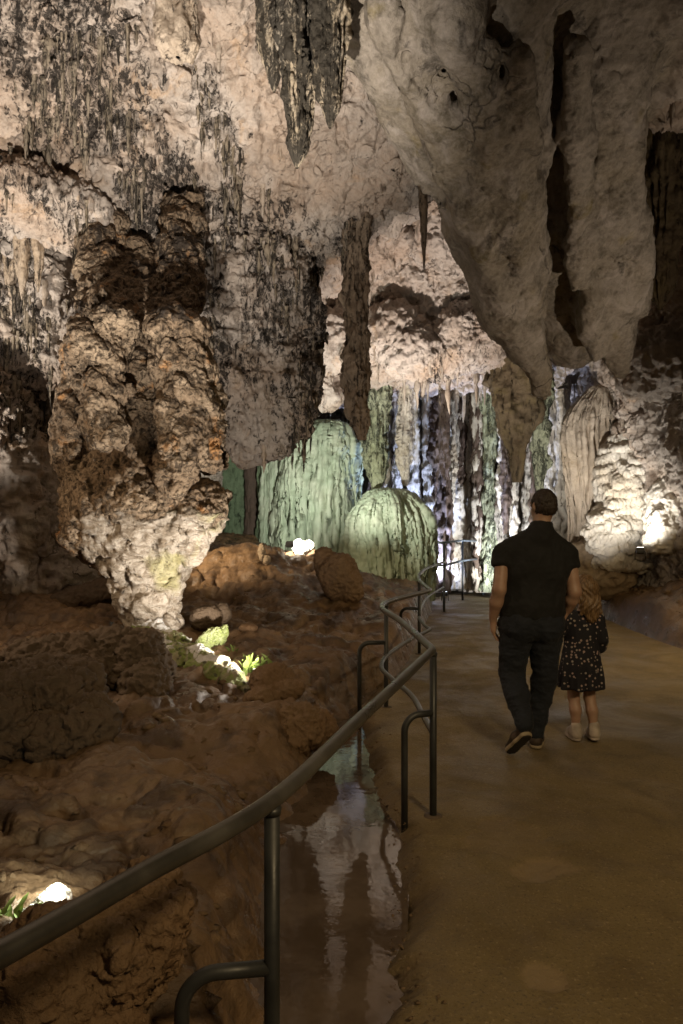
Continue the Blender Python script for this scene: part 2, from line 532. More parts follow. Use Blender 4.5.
LOBES = [  # overhang: (a, b, ra, rb, blend)
    (at(520, -30, 6.9), at(548, 220, 8.5), 1.15, .85, .15),       # the body of the vault, behind its folds
    (at(548, 220, 8.5), at(572, 330, 9.1), .85, .42, .15),
    (at(465, -10, 5.9), at(510, 300, 8.0), .66, .40, .15),
    (at(510, 300, 8.0), at(545, 395, 8.7), .38, .07, .12),
    (at(600, -20, 6.1), at(602, 200, 7.5), .44, .42, .15),
    (at(602, 200, 7.5), at(612, 325, 8.5), .40, .30, .12),
    (at(612, 325, 8.5), at(622, 372, 8.8), .26, .08, .10),
    (at(345, -30, 5.7), at(435, 150, 6.8), .38, .26, .12),
    (at(435, 150, 6.8), at(485, 250, 7.6), .28, .24, .12),
    (at(485, 250, 7.6), at(530, 352, 8.25), .24, .14, .10),
    # rounded folds sweeping down its face
    (at(395, 10, 5.35), at(462, 170, 6.55), .20, .20, .035),
    (at(462, 170, 6.55), at(512, 320, 7.85), .20, .14, .035),
    (at(455, 0, 5.20), at(505, 190, 6.70), .20, .21, .035),
    (at(505, 190, 6.70), at(535, 340, 8.10), .21, .13, .035),
    (at(520, 60, 5.55), at(528, 220, 7.05), .13, .15, .035),
    (at(578, 50, 5.95), at(580, 250, 7.55), .12, .15, .07),
    (at(580, 250, 7.55), at(598, 352, 8.45), .15, .11, .07),
    (at(622, 60, 6.3), at(634, 310, 8.3), .15, .20, .07),
]

def shell_field(P):
    x, y, z = P[:, 0], P[:, 1], P[:, 2]
    n1 = fbm(P, 0.55, 3, .5, 3.1)
    n2 = ridged(P, 1.25, 3, .5, 7.7, (1, 1, .75))
    n3 = fbm(P, 1.9, 2, .5, 21.0, (1, 1, .6))
    # left wall, leaning out over the bank as it rises, with a lip above the green columns
    YL = prof(z, [(7.4, 7.0), (6.5, 8.0), (5.8, 9.0), (4.7, 9.8), (3.35, 10.3), (2.4, 10.5), (0, 11.0)])
    lip = -2.0 + 5.02 * sstep(-3.3, -2.6, x) + 1.1 * sstep(10.8, 14, y) + .95 * sstep(-1.15, -.65, x)
    L = smax(YL - y, lip - z + .25 * n3, .25)
    L = smax(L, x + .92 - 1.8 * sstep(5.2, 6.3, z) - .05 * n1, .2)
    L = L - .34 * n1 - .17 * n2 - .16 * n3
    # step of blocks in the middle of the left wall
    B = sd_ell(P, at(255, 385, 10.0), (.66, .5, .85))
    B = smin(B, sd_ell(P, at(235, 300, 9.7), (.75, .5, .9)), .2)
    L = smin(L, B - .12 * n2, .2)
    L = smin(L, sd_ell(P, at(40, 300, 9.6), (1.0, .5, 1.5)) - .14 * n2, .3)
    # round bosses and the shelf under the far left roof
    L = smin(L, sd_ell(P, at(105, 178, 8.9), (.35, .3, .3)), .15)
    L = smin(L, sd_ell(P, at(30, 205, 8.7), (1.0, .6, .35), 0, -.25), .12)
    L = smin(L, sd_cone(P, at(-30, 420, 9.0), at(55, 590, 9.3), .55, .45) - .08 * n2, .2)
    # pale roof mass in the middle
    YM = prof(z, [(4.2, 14.2), (4.6, 13.6), (5.6, 13.0), (6.5, 12.3), (7.4, 11.5)])
    Mm = smax(YM - y, 4.72 + .25 * n3 - z - .35 * sstep(3.1, 4.2, x), .3) - .2 * n1 - .12 * n2
    Mm = smax(Mm, -.9 - x, .3)
    for c, r in ((at(386, 338, 12.9), .34), (at(412, 352, 12.8), .40), (at(447, 356, 13.0), .32), (at(395, 330, 12.9), .42), (at(500, 335, 13.0), .6), (at(470, 335, 12.9), .5), (at(330, 340, 13.2), .5), (at(322, 392, 13.6), .3)):
        Mm = smin(Mm, sd_ell(P, c, (r * 1.15, r, r)), .18)
    # back wall
    K = 18.4 - y - .5 * n1 - .15 * n2
    # right wall
    XR = prof(y, [(0, 8.0), (6, 6.6), (9, 5.7), (11, 5.25), (14, 5.0), (17, 4.4), (19, 4.0)])
    R = XR - x - .12 * (z - 1.5) * sstep(9, 11, y) - .3 * n1 - .16 * n2
    R = smin(R, sd_ell(P, at(655, 365, 10.6), (.55, .5, .42)), .15)
    # far left wall, closes the hall
    LL = x + 6.6 - .3 * n1 - .2 * n2
    # roof
    H = 7.3 - 1.35 * sstep(-.5, .9, x) * (1 - sstep(7.3, 9.3, y)) - .35 * sstep(5, 2, y)
    C = H - z - .25 * n1 - .1 * n2
    f = smin(L, Mm, .15)
    f = smin(f, K, .3); f = smin(f, R, .3); f = smin(f, LL, .4); f = smin(f, C, .45)
    # overhanging lobes
    O = np.full(len(P), 9.0, dtype=np.float32)
    for a, b, ra, rb, kk in LOBES:
        O = smin(O, sd_cone(P, a, b, ra, rb), kk)
    O = smin(O, sd_ell(P, at(470, -85, 5.6), (1.3, 1.2, .70)), .22)
    cut = sd_cone(P, at(549, 80, 5.75), at(551, 335, 7.95), .03, .10)
    O = smax(O, -(cut + .05 * n2), .06)
    P2 = np.stack([x + .35 * z, y + .4 * z, z * .35], 1)
    gq = perlin(P2 * 1.15 + 27.0 + .25 * np.stack([n1, n2, n3], 1))
    gr = perlin(P2 * 2.1 + 51.0 + .3 * np.stack([n3, n1, n2], 1))
    O = O - .05 * n1 - .035 * n2 - .04 * n3 + .11 * np.exp(-(gq / .06) ** 2) * sstep(-.4, .1, n1) + .03 * np.exp(-(gr / .07) ** 2) - .06 * (1 - np.abs(gq)) + .06
    return smin(f, O, .14)

V, Q = surface_nets(shell_field, (-8.2, .2, -1.2), (8.6, 19.6, 8.2), .075)

def in_view(V, Q, m=260):
    c = V[Q].mean(1)
    d = np.maximum(c[:, 1], .3)
    px = c[:, 0] / d * F + CX; py = HY - (c[:, 2] - EYE) / d * F
    return (px > -m) & (px < 683 + m) & (py > -m) & (c[:, 1] > 1.0)

V = relax(V, Q, 1, .4)
mk = in_view(V, Q)
V1, Q1 = drop_unused(V, Q[mk])          # the part near the view gets the fine surface
V2, Q2 = drop_unused(V, Q[~mk])
for _ in range(1):
    V1, Q1 = subdivide(V1, Q1)
    V1 = relax(V1, Q1, 1, .35)
mid = V1[:, 1] < 99
V1, Q1 = subdivide(V1, Q1)

STAIN_SHADE = [  # black crust runs and the pillar's painted shadow: (top px,py, bottom px,py, depth, radius m, strength)
    (30, -20, 20, 60, 7.8, .45, .9), (85, -20, 95, 75, 8.0, .62, 1.0), (65, 70, 75, 140, 8.5, .35, .8),
    (140, 40, 140, 240, 8.7, .27, 1.0), (150, 70, 150, 130, 8.5, .30, .8), (105, 90, 60, 140, 8.6, .3, .7),
    (232, 205, 222, 380, 9.6, .25, 1.0), (275, 240, 262, 330, 9.8, .42, .9), (305, 235, 303, 440, 10, .22, 1.0), (245, 330, 255, 380, 10, .35, .7), (230, 385, 300, 395, 10, .16, .75), (235, 415, 290, 430, 10.2, .42, .5), (262, 440, 300, 455, 10.2, .22, .6), (225, 440, 240, 455, 10.2, .2, .5),
    (180, 175, 175, 330, 8.9, .33, 1.1), (350, 150, 350, 300, 10.2, .25, 1.0), (20, 240, 20, 420, 9.3, .5, .7), (45, 330, 30, 430, 9.3, .4, .8),  # first run paints the pillar's shadow tower; the others are crust
    (215, 105, 235, 150, 8.7, .22, .7), (200, 15, 195, 30, 8, .2, .5), (30, 190, 75, 225, 8.7, .28, .7),
    (480, 250, 470, 350, 13, .5, .35), (395, 345, 397, 352, 13.2, .22, .9), (430, 372, 436, 380, 13.4, .25, .9),
]
def crust_shade_of(V):
    c = np.zeros(len(V), dtype=np.float32)
    wob = .16 * fbm(V, 1.8, 3, .55, 40)
    for ax, ay, bx, by, d, r, s in STAIN_SHADE:
        a = at(ax, ay, d); b = at(bx, by, d)
        q = V.copy(); q[:, 1] = d + (q[:, 1] - d) * .30
        dist = sd_cone(q.astype(np.float32), a, b, 0, 0) + wob
        c = np.maximum(c, s * (1 - sstep(r * .55, r * 1.35, dist)))
    return c

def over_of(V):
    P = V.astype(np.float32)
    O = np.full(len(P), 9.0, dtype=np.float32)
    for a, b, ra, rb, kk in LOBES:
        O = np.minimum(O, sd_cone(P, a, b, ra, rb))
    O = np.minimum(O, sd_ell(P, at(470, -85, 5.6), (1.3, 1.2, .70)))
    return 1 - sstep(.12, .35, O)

N1 = normals(V1, Q1)
cr = crust_shade_of(V1); ov = over_of(V1)
d1 = .07 * fbm(V1, 2.6, 4, .55, 50) + .055 * ridged(V1, 5.0, 4, .58, 60, (1, 1, .6)) - .05 * sstep(.25, .7, fbm(V1, 4.0, 3, .5, 65)) + .045 * ridged(V1, 1.9, 3, .55, 68, (1, 1, 2.0)) * (1 - over_of(V1))
rough = fbm(V1, 17, 3, .6, 70, (1, 1, .22))
d1 = d1 * (1 - .75 * ov) - .05 * ov * sstep(.30, .75, fbm(V1, 1.7, 3, .5, 72, (1, .6, .6))) + (.075 * rough) * cr + .012 * fbm(V1, 20, 3, .6, 77) * (1 - ov * .5)
V1 = V1 + N1 * d1[:, None]

def shell_mat():
    t = NT('cave_limestone')
    w = t.world
    big = t.noise(w, 0.75, 5, 0.6, 0.8)
    mid = t.noise(w, 3.4, 8, 0.64, 0.7)
    fine = t.noise(w, 24, 7, 0.68)
    o = t.attr('over')
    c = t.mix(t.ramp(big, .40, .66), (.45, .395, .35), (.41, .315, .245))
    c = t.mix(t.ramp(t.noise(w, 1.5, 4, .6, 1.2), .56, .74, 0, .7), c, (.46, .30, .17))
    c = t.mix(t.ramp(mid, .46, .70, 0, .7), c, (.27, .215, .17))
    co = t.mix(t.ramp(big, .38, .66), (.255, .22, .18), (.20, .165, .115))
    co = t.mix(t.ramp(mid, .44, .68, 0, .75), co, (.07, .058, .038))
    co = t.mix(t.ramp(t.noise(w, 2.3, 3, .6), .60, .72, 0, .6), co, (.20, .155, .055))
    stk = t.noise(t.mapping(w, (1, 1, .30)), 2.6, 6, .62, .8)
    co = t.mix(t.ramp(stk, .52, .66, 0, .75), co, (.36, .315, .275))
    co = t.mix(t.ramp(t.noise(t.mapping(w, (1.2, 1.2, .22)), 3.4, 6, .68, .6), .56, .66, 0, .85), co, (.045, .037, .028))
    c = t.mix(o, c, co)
    c = t.mix(t.ramp(fine, .30, .75, 0, .3), c, (.60, .53, .46))
    c = t.mix(t.ramp(fine, .60, .76, 0, .30), c, (.14, .11, .085))
    a = t.attr('crust')
    run = t.noise(t.mapping(w, (1, 1, .16)), 10, 6, .70, .4)
    pit = t.noise(t.mapping(w, (1, 1, .6)), 20, 5, .7, .9)
    v = t.math('ADD', t.math('MULTIPLY', run, .5), t.math('MULTIPLY', pit, .5))
    v = t.math('ADD', v, t.math('MULTIPLY', a, .115))
    v = t.math('SUBTRACT', v, t.math('MULTIPLY', o, .06))
    k = t.ramp(v, .575, .66)
    c = t.mix(t.math('MULTIPLY', k, .95), c, (.022, .018, .015))
    # thin dark seams
    warp = t.n.new('ShaderNodeTexNoise'); t.l.new(w, warp.inputs['Vector']); warp.inputs['Scale'].default_value = 1.6; warp.inputs['Detail'].default_value = 4
    vw = t.n.new('ShaderNodeVectorMath'); vw.operation = 'MULTIPLY_ADD'
    t.l.new(warp.outputs['Color'], vw.inputs[0]); vw.inputs[1].default_value = (.9, .9, .9); t.l.new(w, vw.inputs[2])
    seam = t.voronoi(vw.outputs[0], .95, 'DISTANCE_TO_EDGE')
    sk = t.math('MULTIPLY', t.ramp(seam, 0.0, .016, 1, 0), t.ramp(t.noise(w, 1.1, 3, .6), .52, .66))
    c = t.mix(t.math('MULTIPLY', sk, .6), c, (.03, .024, .018))
    h = t.math('ADD', t.math('MULTIPLY', mid, 1.3), t.math('MULTIPLY', fine, .7))
    h = t.math('SUBTRACT', h, t.math('MULTIPLY', k, .5))
    h = t.math('SUBTRACT', h, t.math('MULTIPLY', sk, .6))
    h = t.math('MULTIPLY', h, t.math('SUBTRACT', 1.0, t.math('MULTIPLY', o, .55)))
    b = t.bump(h, .8, .07)
    b = t.bump(t.noise(w, 70, 5, .65), .4, .010, b)
    t.set(Base_Color=c, Roughness=.85, Normal=b)
    t.bsdf.inputs['Specular IOR Level'].default_value = .25
    return t.m
M['shell'] = shell_mat()
far = obj('cave_wall', V2, Q2, M['shell'], attrs={'crust': np.zeros(len(V2)), 'over': np.zeros(len(V2))})
tag(far, kind='structure')
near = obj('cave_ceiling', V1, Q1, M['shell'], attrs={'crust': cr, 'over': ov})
tag(near, kind='structure')
def wall_depth(px, py, lo=4.0, hi=18.0):
    d = np.arange(lo, hi, .03)
    P = np.stack([at(px, py, k) for k in d]).astype(np.float32)
    f = shell_field(P)
    k = np.argmax(f < 0)
    return float(d[k]) if f[k] < 0 else hi
print('depths', [round(wall_depth(*q), 2) for q in ((300, 60), (300, 150), (177, 40), (30, 250), (30, 100), (100, 60), (250, 300), (355, 200), (355, 300), (400, 300), (423, 200), (662, 200), (20, 500))])
print('shell', len(V1), len(V2))

# ---- fringe of small drips on the walls: far too many to count
def fringe(name, spots, n, rmin, rmax, lmin, lmax, mat, seed):
    r = np.random.default_rng(seed)
    V, Q, off = [], [], 0
    pick = r.choice(spots, size=min(n, len(spots)), replace=False)
    a = np.linspace(0, 2 * math.pi, 7, endpoint=False)
    for i in pick:
        p = V1[i] + Nf[i] * .01
        rad = r.uniform(rmin, rmax); L = r.uniform(lmin, lmax) * (.5 + rad / rmax); m = 9
        ts = np.linspace(0, 1, m)
        w = rad * np.power(1 - ts, .55) * (1 + .35 * r.normal(size=m)); w[-1] = .002; w = np.abs(w)
        dx = np.cumsum(r.normal(size=m)) * rad * .10; dy = np.cumsum(r.normal(size=m)) * rad * .10
        sq = 1 + .3 * r.normal(size=7)
        for k in range(m):
            V.append(np.stack([p[0] + dx[k] + w[k] * np.cos(a) * sq, p[1] + dy[k] + w[k] * np.sin(a) * sq, np.full(7, p[2] + .10 - L * ts[k])], 1))
        for k in range(m - 1):
            for j in range(7):
                Q.append([off + k * 7 + (j + 1) % 7, off + k * 7 + j, off + (k + 1) * 7 + j, off + (k + 1) * 7 + (j + 1) % 7])
        off += 7 * m
    o = obj(name, np.concatenate(V), np.array(Q), mat)
    return tag(o, kind='stuff')
Nf = normals(V1, Q1)
pxv = V1[:, 0] / V1[:, 1] * F + CX; pyv = HY - (V1[:, 2] - EYE) / V1[:, 1] * F
inn = (pxv > -40) & (pxv < 720) & (pyv > -40) & (pyv < 600) & (Nf[:, 2] < .2)
M['fringe'] = rock_material('black_fringe_rock', (.30, .25, .19), (.20, .16, .11), (.016, .014, .012), (.055, .045, .036), use_attr=False, dark_bias=0.135, streak=.2)
M['fringe_pale'] = rock_material('pale_fringe_rock', (.42, .36, .30), (.36, .28, .21), (.03, .025, .02), (.2, .16, .12), use_attr=False, dark_bias=0.03, streak=.2)
clus = fbm(V1, 1.3, 3, .6, 801)
fringe('dripstone', np.flatnonzero(inn & (cr > .5) & (clus > .05)), 900, .006, .034, .08, .45, M['fringe'], 1)
fringe('dripstone', np.flatnonzero(inn & (cr < .3) & (ov < .3) & (clus > .28) & (V1[:, 2] > 2.2)), 220, .012, .04, .08, .35, M['fringe_pale'], 2)
fringe('dripstone', np.flatnonzero(inn & (V1[:, 1] > 11.5) & (V1[:, 2] > 3.6) & (V1[:, 2] < 5.2) & (Nf[:, 2] < -.25)), 150, .015, .07, .1, .7, M['fringe_pale'], 3)
# ------------------------------------------------------------ ground, path, water
def grd(px, py):
    d = np.arange(1.2, 18, .02)
    p = np.stack([at(px, py, k) for k in d])
    f = p[:, 2] - gz(p[:, 0], p[:, 1], False)
    k = int(np.argmax(f < 0))
    return float(d[k]) if f[k] < 0 else 18.0
GP = [(0, 580, 10), (100, 580, 10), (0, 650, 7), (0, 750, 4.3), (0, 850, 3), (150, 850, 3.1), (150, 750, 4.5), (150, 690, 6.2),
      (150, 632, 7.5), (250, 622, 8.5), (300, 602, 9.5), (255, 545, 13), (200, 562, 11), (345, 575, 13), (330, 625, 8.5), (380, 625, 8.8),
      (400, 600, 11), (420, 580, 13.5), (335, 690, 6), (300, 735, 5), (280, 810, 4), (215, 900, 2.7), (240, 1010, 2), (100, 960, 2.2),
      (0, 1000, 2), (310, 556, 11.5), (240, 540, 16), (-150, 600, 8), (-250, 700, 5), (-200, 900, 2.4), (60, 690, 5.6), (120, 700, 5.4), (200, 700, 5.6),
      (250, 690, 5.8), (-100, 560, 11), (330, 655, 7.2)]
GC = [at(*g) for g in GP]
GC += [np.array(c) for c in ((.2, 2, -.12), (.05, 1, -.05), (.6, 3, -.06), (.7, 5, -.06), (.9, 7, -.06), (1.2, 9, -.06), (2, 12, -.06), (2.4, 15, -.05), (2.6, 18, -.05),
      (2, 2, -.06), (3, 4, -.06), (3, 7, -.06), (3, 10, -.06), (3.4, 13, -.06), (3.4, 16, -.06), (3, 19, -.02), (4.3, 9, -.06), (4.5, 11, -.04), (4.6, 13, 0),
      (5.0, 9, .25), (5.2, 11, .75), (4.85, 10.5, .6), (5.4, 10.2, 1.05), (4.85, 11.8, .5), (5.5, 13, .9), (6, 9, .9), (6.5, 7, .7), (5.5, 6, .15), (5, 3, -.05), (6.5, 3, .4), (7.5, 5, 1.1), (7, 11, 1.4), (7, 15, 1.2), (4.6, 15.5, .2), (5, 17.5, .5),
      (0, 0, -.06), (2, 0, -.06), (5, 0, -.06), (-2, 0, .2), (-5, 1, .5), (-6.5, 5, 1.0), (-7, 9, 1.3), (-7, 14, 1.6), (-4, 13, 1.4), (-3, 17, 1.5), (0, 18.5, 1.0), (1.2, 17, .45), (7.5, 0, .7))]
GC = np.array(GC)
def chan(x, y):
    xc = np.interp(y, [1.0, 1.6, 2.5, 3.6, 5.5, 6.7, 7.4], [-.10, -.10, -.06, -.03, .14, .33, .42])
    hw = np.interp(y, [1.0, 1.9, 2.2, 2.6, 3.6, 5.0, 6.2, 7.0, 7.4], [0.06, .12, .20, .25, .31, .26, .22, .12, 0.01])
    return xc, hw
def gz(x, y, fine=True):
    x = np.asarray(x, dtype=float); y = np.asarray(y, dtype=float)
    num = np.zeros_like(x); den = np.zeros_like(x)
    for c in GC:
        r2 = (x - c[0]) ** 2 + (y - c[1]) ** 2
        w = 1 / (r2 + .05 + .012 * y * y) ** 2
        num += w * c[2]; den += w
    z = num / den
    P = np.stack([x, y, np.zeros_like(x)], 1)
    left = sstep(.35, -.25, x - np.interp(y, [1, 4, 6.2, 8.75, 12.9, 17], [.1, .25, .25, .7, 1.5, 2.2]))
    right = sstep(4.3, 5.0, x)
    m = np.maximum(left, right)
    # mounds, runnels and little ledges
    rel = .10 * fbm(P, .9, 3, .5, 5) + .05 * ridged(P, 1.6, 3, .5, 31)
    z = z + m * rel * 1.25
    w = .12 * fbm(P, 1.6, 3, .5, 90)
    st = .11
    q = (z + w) / st
    fl = np.floor(q); fr = q - fl
    terr = (fl + sstep(.70, .97, fr)) * st - w
    k = m * sstep(-.1, .35, fbm(P, .7, 2, .5, 66) + .12)
    z = z * (1 - k * .75) + terr * k * .75
    # mound with the flood lamp, and the clay rib running down from it
    a = np.array([(310 - CX) * 11.5 / F, 11.5]); b = np.array([(395 - CX) * 8.6 / F, 8.6])
    ba = b - a; t = np.clip(((x - a[0]) * ba[0] + (y - a[1]) * ba[1]) / (ba @ ba), 0, 1)
    dd = np.hypot(x - a[0] - t * ba[0], y - a[1] - t * ba[1])
    z = z + .16 * np.exp(-(dd / .32) ** 2) * (1 - .6 * t)
    z = z + .38 * np.exp(-(np.hypot((x + 1.25) / .9, (y - 10.6) / .8)) ** 2)
    inp = sstep(-.02, .25, x - np.interp(y, [-1.5, 1, 2.3, 3.3, 3.7, 4.2, 5, 6.2, 8.75, 10.5, 12.9, 17.6], [-.05, .02, .17, .28, .30, .24, .20, .12, .70, 1.0, 1.45, 2.1])) * sstep(-.02, .25, np.interp(y, [-1.5, 1, 6, 9, 11, 13.2, 15, 17.6], [5.6, 5.4, 4.7, 4.42, 4.5, 4.62, 4.35, 3.7]) - x) * sstep(18.2, 17.4, y)
    z = z * (1 - inp) + np.minimum(z, -.13) * inp
    xc, hw = chan(x, y)
    cw = sstep(hw * 1.7 + .1, hw * .75, np.abs(x - xc) + .05 * fbm(P, 3.5, 3, .5, 12)) * (hw > .03)
    z = z * (1 - cw) + np.minimum(z, -.165 + .045 * fbm(P, 2.2, 4, .55, 170)) * cw
    z = z + m * (1 - cw) * .012 * ridged(P, 4.2, 4, .6, 77)
    if fine:
        z = z + (.25 + .75 * m) * (.016 * fbm(P, 5, 4, .55, 14) + .012 * ridged(P, 9, 3, .5, 15))
    return z

ys = np.concatenate([np.linspace(-1.5, .6, 22), .6 * np.power(19.4 / .6, np.linspace(0, 1, 900))[1:]])
xs = np.concatenate([np.linspace(-9, -4.5, 60), np.linspace(-4.5, 2.4, 420)[1:], np.linspace(2.4, 9, 110)[1:]])
X, Y = np.meshgrid(xs, ys, indexing='ij')
Z = gz(X.ravel(), Y.ravel())
Gv = np.stack([X.ravel(), Y.ravel(), Z], 1)
nx_, ny_ = X.shape
I = np.arange(nx_ * ny_).reshape(nx_, ny_)
Gq = np.stack([I[:-1, :-1].ravel(), I[1:, :-1].ravel(), I[1:, 1:].ravel(), I[:-1, 1:].ravel()], 1)
Gn = normals(Gv, Gq)
P0 = Gv.copy(); P0[:, 2] *= 2
leftm = sstep(.2, -.3, Gv[:, 0] - .2) 
Gv = Gv + Gn * ((.011 * fbm(P0, 7, 5, .62, 101) + .016 * ridged(P0, 3.3, 4, .5, 111)) * (.3 + .7 * np.maximum(leftm, sstep(4.3, 5, Gv[:, 0]))))[:, None]
holl = sstep(.15, .6, fbm(P0, 2.6, 4, .6, 131)) 
ground = obj('ground', Gv, Gq, M['ground'], attrs={'hollow': holl})
tag(ground, kind='structure')

def path_left(y):
    return -.07 + np.interp(y, [-1.5, 1, 2.3, 3.3, 3.7, 4.2, 5, 6.2, 8.75, 10.5, 12.9, 17.6], [-.05, .02, .17, .28, .30, .24, .20, .12, .70, 1.0, 1.45, 2.1])
def path_right(y):
    return np.interp(y, [-1.5, 1, 6, 9, 11, 13.2, 15, 17.6], [5.6, 5.4, 4.7, 4.42, 4.5, 4.62, 4.35, 3.7])
ys = np.concatenate([np.linspace(-1.5, .6, 12), .6 * np.power(17.6 / .6, np.linspace(0, 1, 620))[1:]])
us = np.concatenate([np.linspace(0, .06, 24), np.linspace(.06, 1, 260)[1:]])
Y, U = np.meshgrid(ys, us, indexing='ij')
y = Y.ravel(); u = U.ravel()
e = np.stack([y * 0, y, y * 0], 1)
pl = path_left(y) + .075 * fbm(e, 1.5, 5, .65, 200) + .012 * fbm(e, 9, 3, .6, 210)
pr = path_right(y) + .06 * fbm(e, .8, 4, .6, 220)
x = pl + (pr - pl) * u
P = np.stack([x, y, np.zeros_like(x)], 1)
z = .012 * fbm(P, .8, 3, .5, 230) + .004 * fbm(P, 5, 4, .6, 240) + .0016 * fbm(P, 30, 3, .6, 245)
dl = x - pl
z = z - .13 * (1 - sstep(-.02, .20 + .10 * fbm(e, 1.1, 2, .5, 215), dl)) * sstep(7.6, 7.0, y) - .03 * (1 - sstep(0, .10, dl)) ** 2 - .12 * (dl < .002)
dr = pr - x
z = z - .05 * (1 - sstep(0, .12, dr))
worn = np.zeros_like(x)
for (px_, py_, rx, ry) in ((540, 868, .17, .12), (515, 840, .25, .3), (548, 976, .085, .075)):
    s = (py_ - HY) / EYE; cy = F / s; cx_ = (px_ - CX) / s
    r = np.hypot((x - cx_) / rx, (y - cy) / ry) + .55 * fbm(P, 4, 5, .6, 250)
    k = 1 - sstep(.78, .98, r)
    ring = np.exp(-((r - .98) / .09) ** 2)
    worn = np.maximum(worn, k * (.9 if rx < .2 else .35))
    z = z - .010 * k
edge = (1 - sstep(.0, .35, dl + .12 * fbm(P, 3, 3, .5, 260)))
nY, nU = Y.shape
I = np.arange(nY * nU).reshape(nY, nU)
Pq = np.stack([I[:-1, :-1].ravel(), I[:-1, 1:].ravel(), I[1:, 1:].ravel(), I[1:, :-1].ravel()], 1)
path = obj('path', np.stack([x, y, z], 1), Pq, M['path'], attrs={'worn': worn, 'edge': edge})
tag(path, kind='structure')

WZ = -.075
yy = np.linspace(1.0, 7.4, 60)
xc, hw = chan(yy, yy)
Wv = np.concatenate([np.stack([xc - hw * 1.7 - .22, yy, yy * 0 + WZ], 1), np.stack([np.minimum(xc + hw * 1.7 + .2, path_left(yy) + .10), yy, yy * 0 + WZ], 1)])
Wq = [[i, i + 60, i + 61, i + 1] for i in range(59)]
water = obj('water', Wv, Wq, M['water'])
tag(water, kind='structure')
# thin pale kerb line on the right edge of the path
kp = [np.array([float(path_right(v)) + .02, v, .03]) for v in np.linspace(10.3, 12.8, 26)]
kv, kq = [], []
for i, p in enumerate(kp):
    for dx, dz in ((-.035, -.05), (-.03, .012), (.03, .012), (.035, -.05)):
        kv.append(p + np.array([dx, 0, dz]))
    if i:
        for k in range(3):
            kq.append([(i - 1) * 4 + k, (i - 1) * 4 + k + 1, i * 4 + k + 1, i * 4 + k])
kerb = obj('kerb', kv, kq, M['kerb'], smooth=False)
tag(kerb, kind='structure')

# loose grit and small broken stones, nobody could count them
def pebbles(name, n, seed, mat, region, smin_, smax_):
    r = np.random.default_rng(seed)
    V, Q, off = [], [], 0
    base = np.array([[1, 0, 0], [-1, 0, 0], [0, 1, 0], [0, -1, 0], [0, 0, 1], [0, 0, -1], [.6, .6, .55], [-.6, .6, .5], [.6, -.6, .5], [-.6, -.6, .5]], dtype=float)
    tri = [(0, 6, 8), (6, 4, 8), (6, 7, 4), (7, 9, 4), (9, 8, 4), (0, 2, 6), (2, 7, 6), (2, 1, 7), (1, 9, 7), (1, 3, 9), (3, 8, 9), (3, 0, 8), (0, 5, 2), (2, 5, 1), (1, 5, 3), (3, 5, 0)]
    xy = region(r, n)
    zz = gz(xy[:, 0], xy[:, 1])
    for (x_, y_), z_ in zip(xy, zz):
        s_ = smin_ * (smax_ / smin_) ** (r.random() ** 2.2)
        a_ = r.random() * 6.28; c_, d_ = math.cos(a_), math.sin(a_)
        v = base * (1 + .28 * r.normal(size=(10, 1))) * np.array([1, r.uniform(.55, 1), r.uniform(.3, .75)]) * s_
        v = np.stack([v[:, 0] * c_ - v[:, 1] * d_, v[:, 0] * d_ + v[:, 1] * c_, v[:, 2]], 1) + np.array([x_, y_, z_ + s_ * .15])
        V.append(v); Q += [[off + i for i in t] for t in tri]; off += 10
    o = obj(name, np.concatenate(V), np.array(Q), mat, smooth=False)
    return tag(o, kind='stuff')
def bank_reg(r, n):
    y = .9 * (11.5 / .9) ** r.random(n)
    x = np.minimum(path_left(y) - .02, .3) - np.abs(r.normal(size=n)) * (.25 + .28 * y)
    xc, hw = chan(x, y)
    k = np.abs(x - xc) > hw * 1.5
    return np.stack([x, y], 1)[k]
M['grit'] = rock_material('clay_grit', (.17, .115, .065), (.14, .085, .045), (.03, .022, .014), (.10, .07, .04), use_attr=False, dark_bias=-.04, rough=.8)
pebbles('gravel', 4500, 5, M['grit'], bank_reg, .006, .05)
def right_reg(r, n):
    y = r.uniform(6, 14, n); x = path_right(y) + .06 + np.abs(r.normal(size=n)) * .35
    return np.stack([x, y], 1)
pebbles('gravel', 400, 6, M['grit'], right_reg, .012, .07)
def edge_grit(r, n):
    y = 1.6 * (8 / 1.6) ** r.random(n); x = path_left(y) + .03 + np.abs(r.normal(size=n)) * .12
    return np.stack([x, y], 1)
_gz = gz
gz = lambda x, y, fine=True: np.zeros(len(x)) - .004
pebbles('gravel', 500, 7, M['grit'], edge_grit, .003, .014)
gz = _gz
# ------------------------------------------------------------ formations
def rock(name, label, cat, fn, lo, hi, vox, mat, sub=1, disp=(), attrs=None, group=None, relaxit=1):
    V, Q = surface_nets(fn, lo, hi, vox)
    V = relax(V, Q, relaxit, .4)
    for _ in range(sub):
        V, Q = subdivide(V, Q); V = relax(V, Q, 1, .3)
    for kind, freq, amp, octv, stretch, seed in disp:
        N = normals(V, Q)
        f = (fbm if kind == 'f' else ridged)(V, freq, octv, .55, seed, stretch)
        V = V + N * (amp * f)[:, None]
    at_ = {k: f(V) for k, f in (attrs or {}).items()}
    o = obj(name, V, Q, mat, attrs=at_)
    recentre(o)
    return tag(o, label, cat, group)

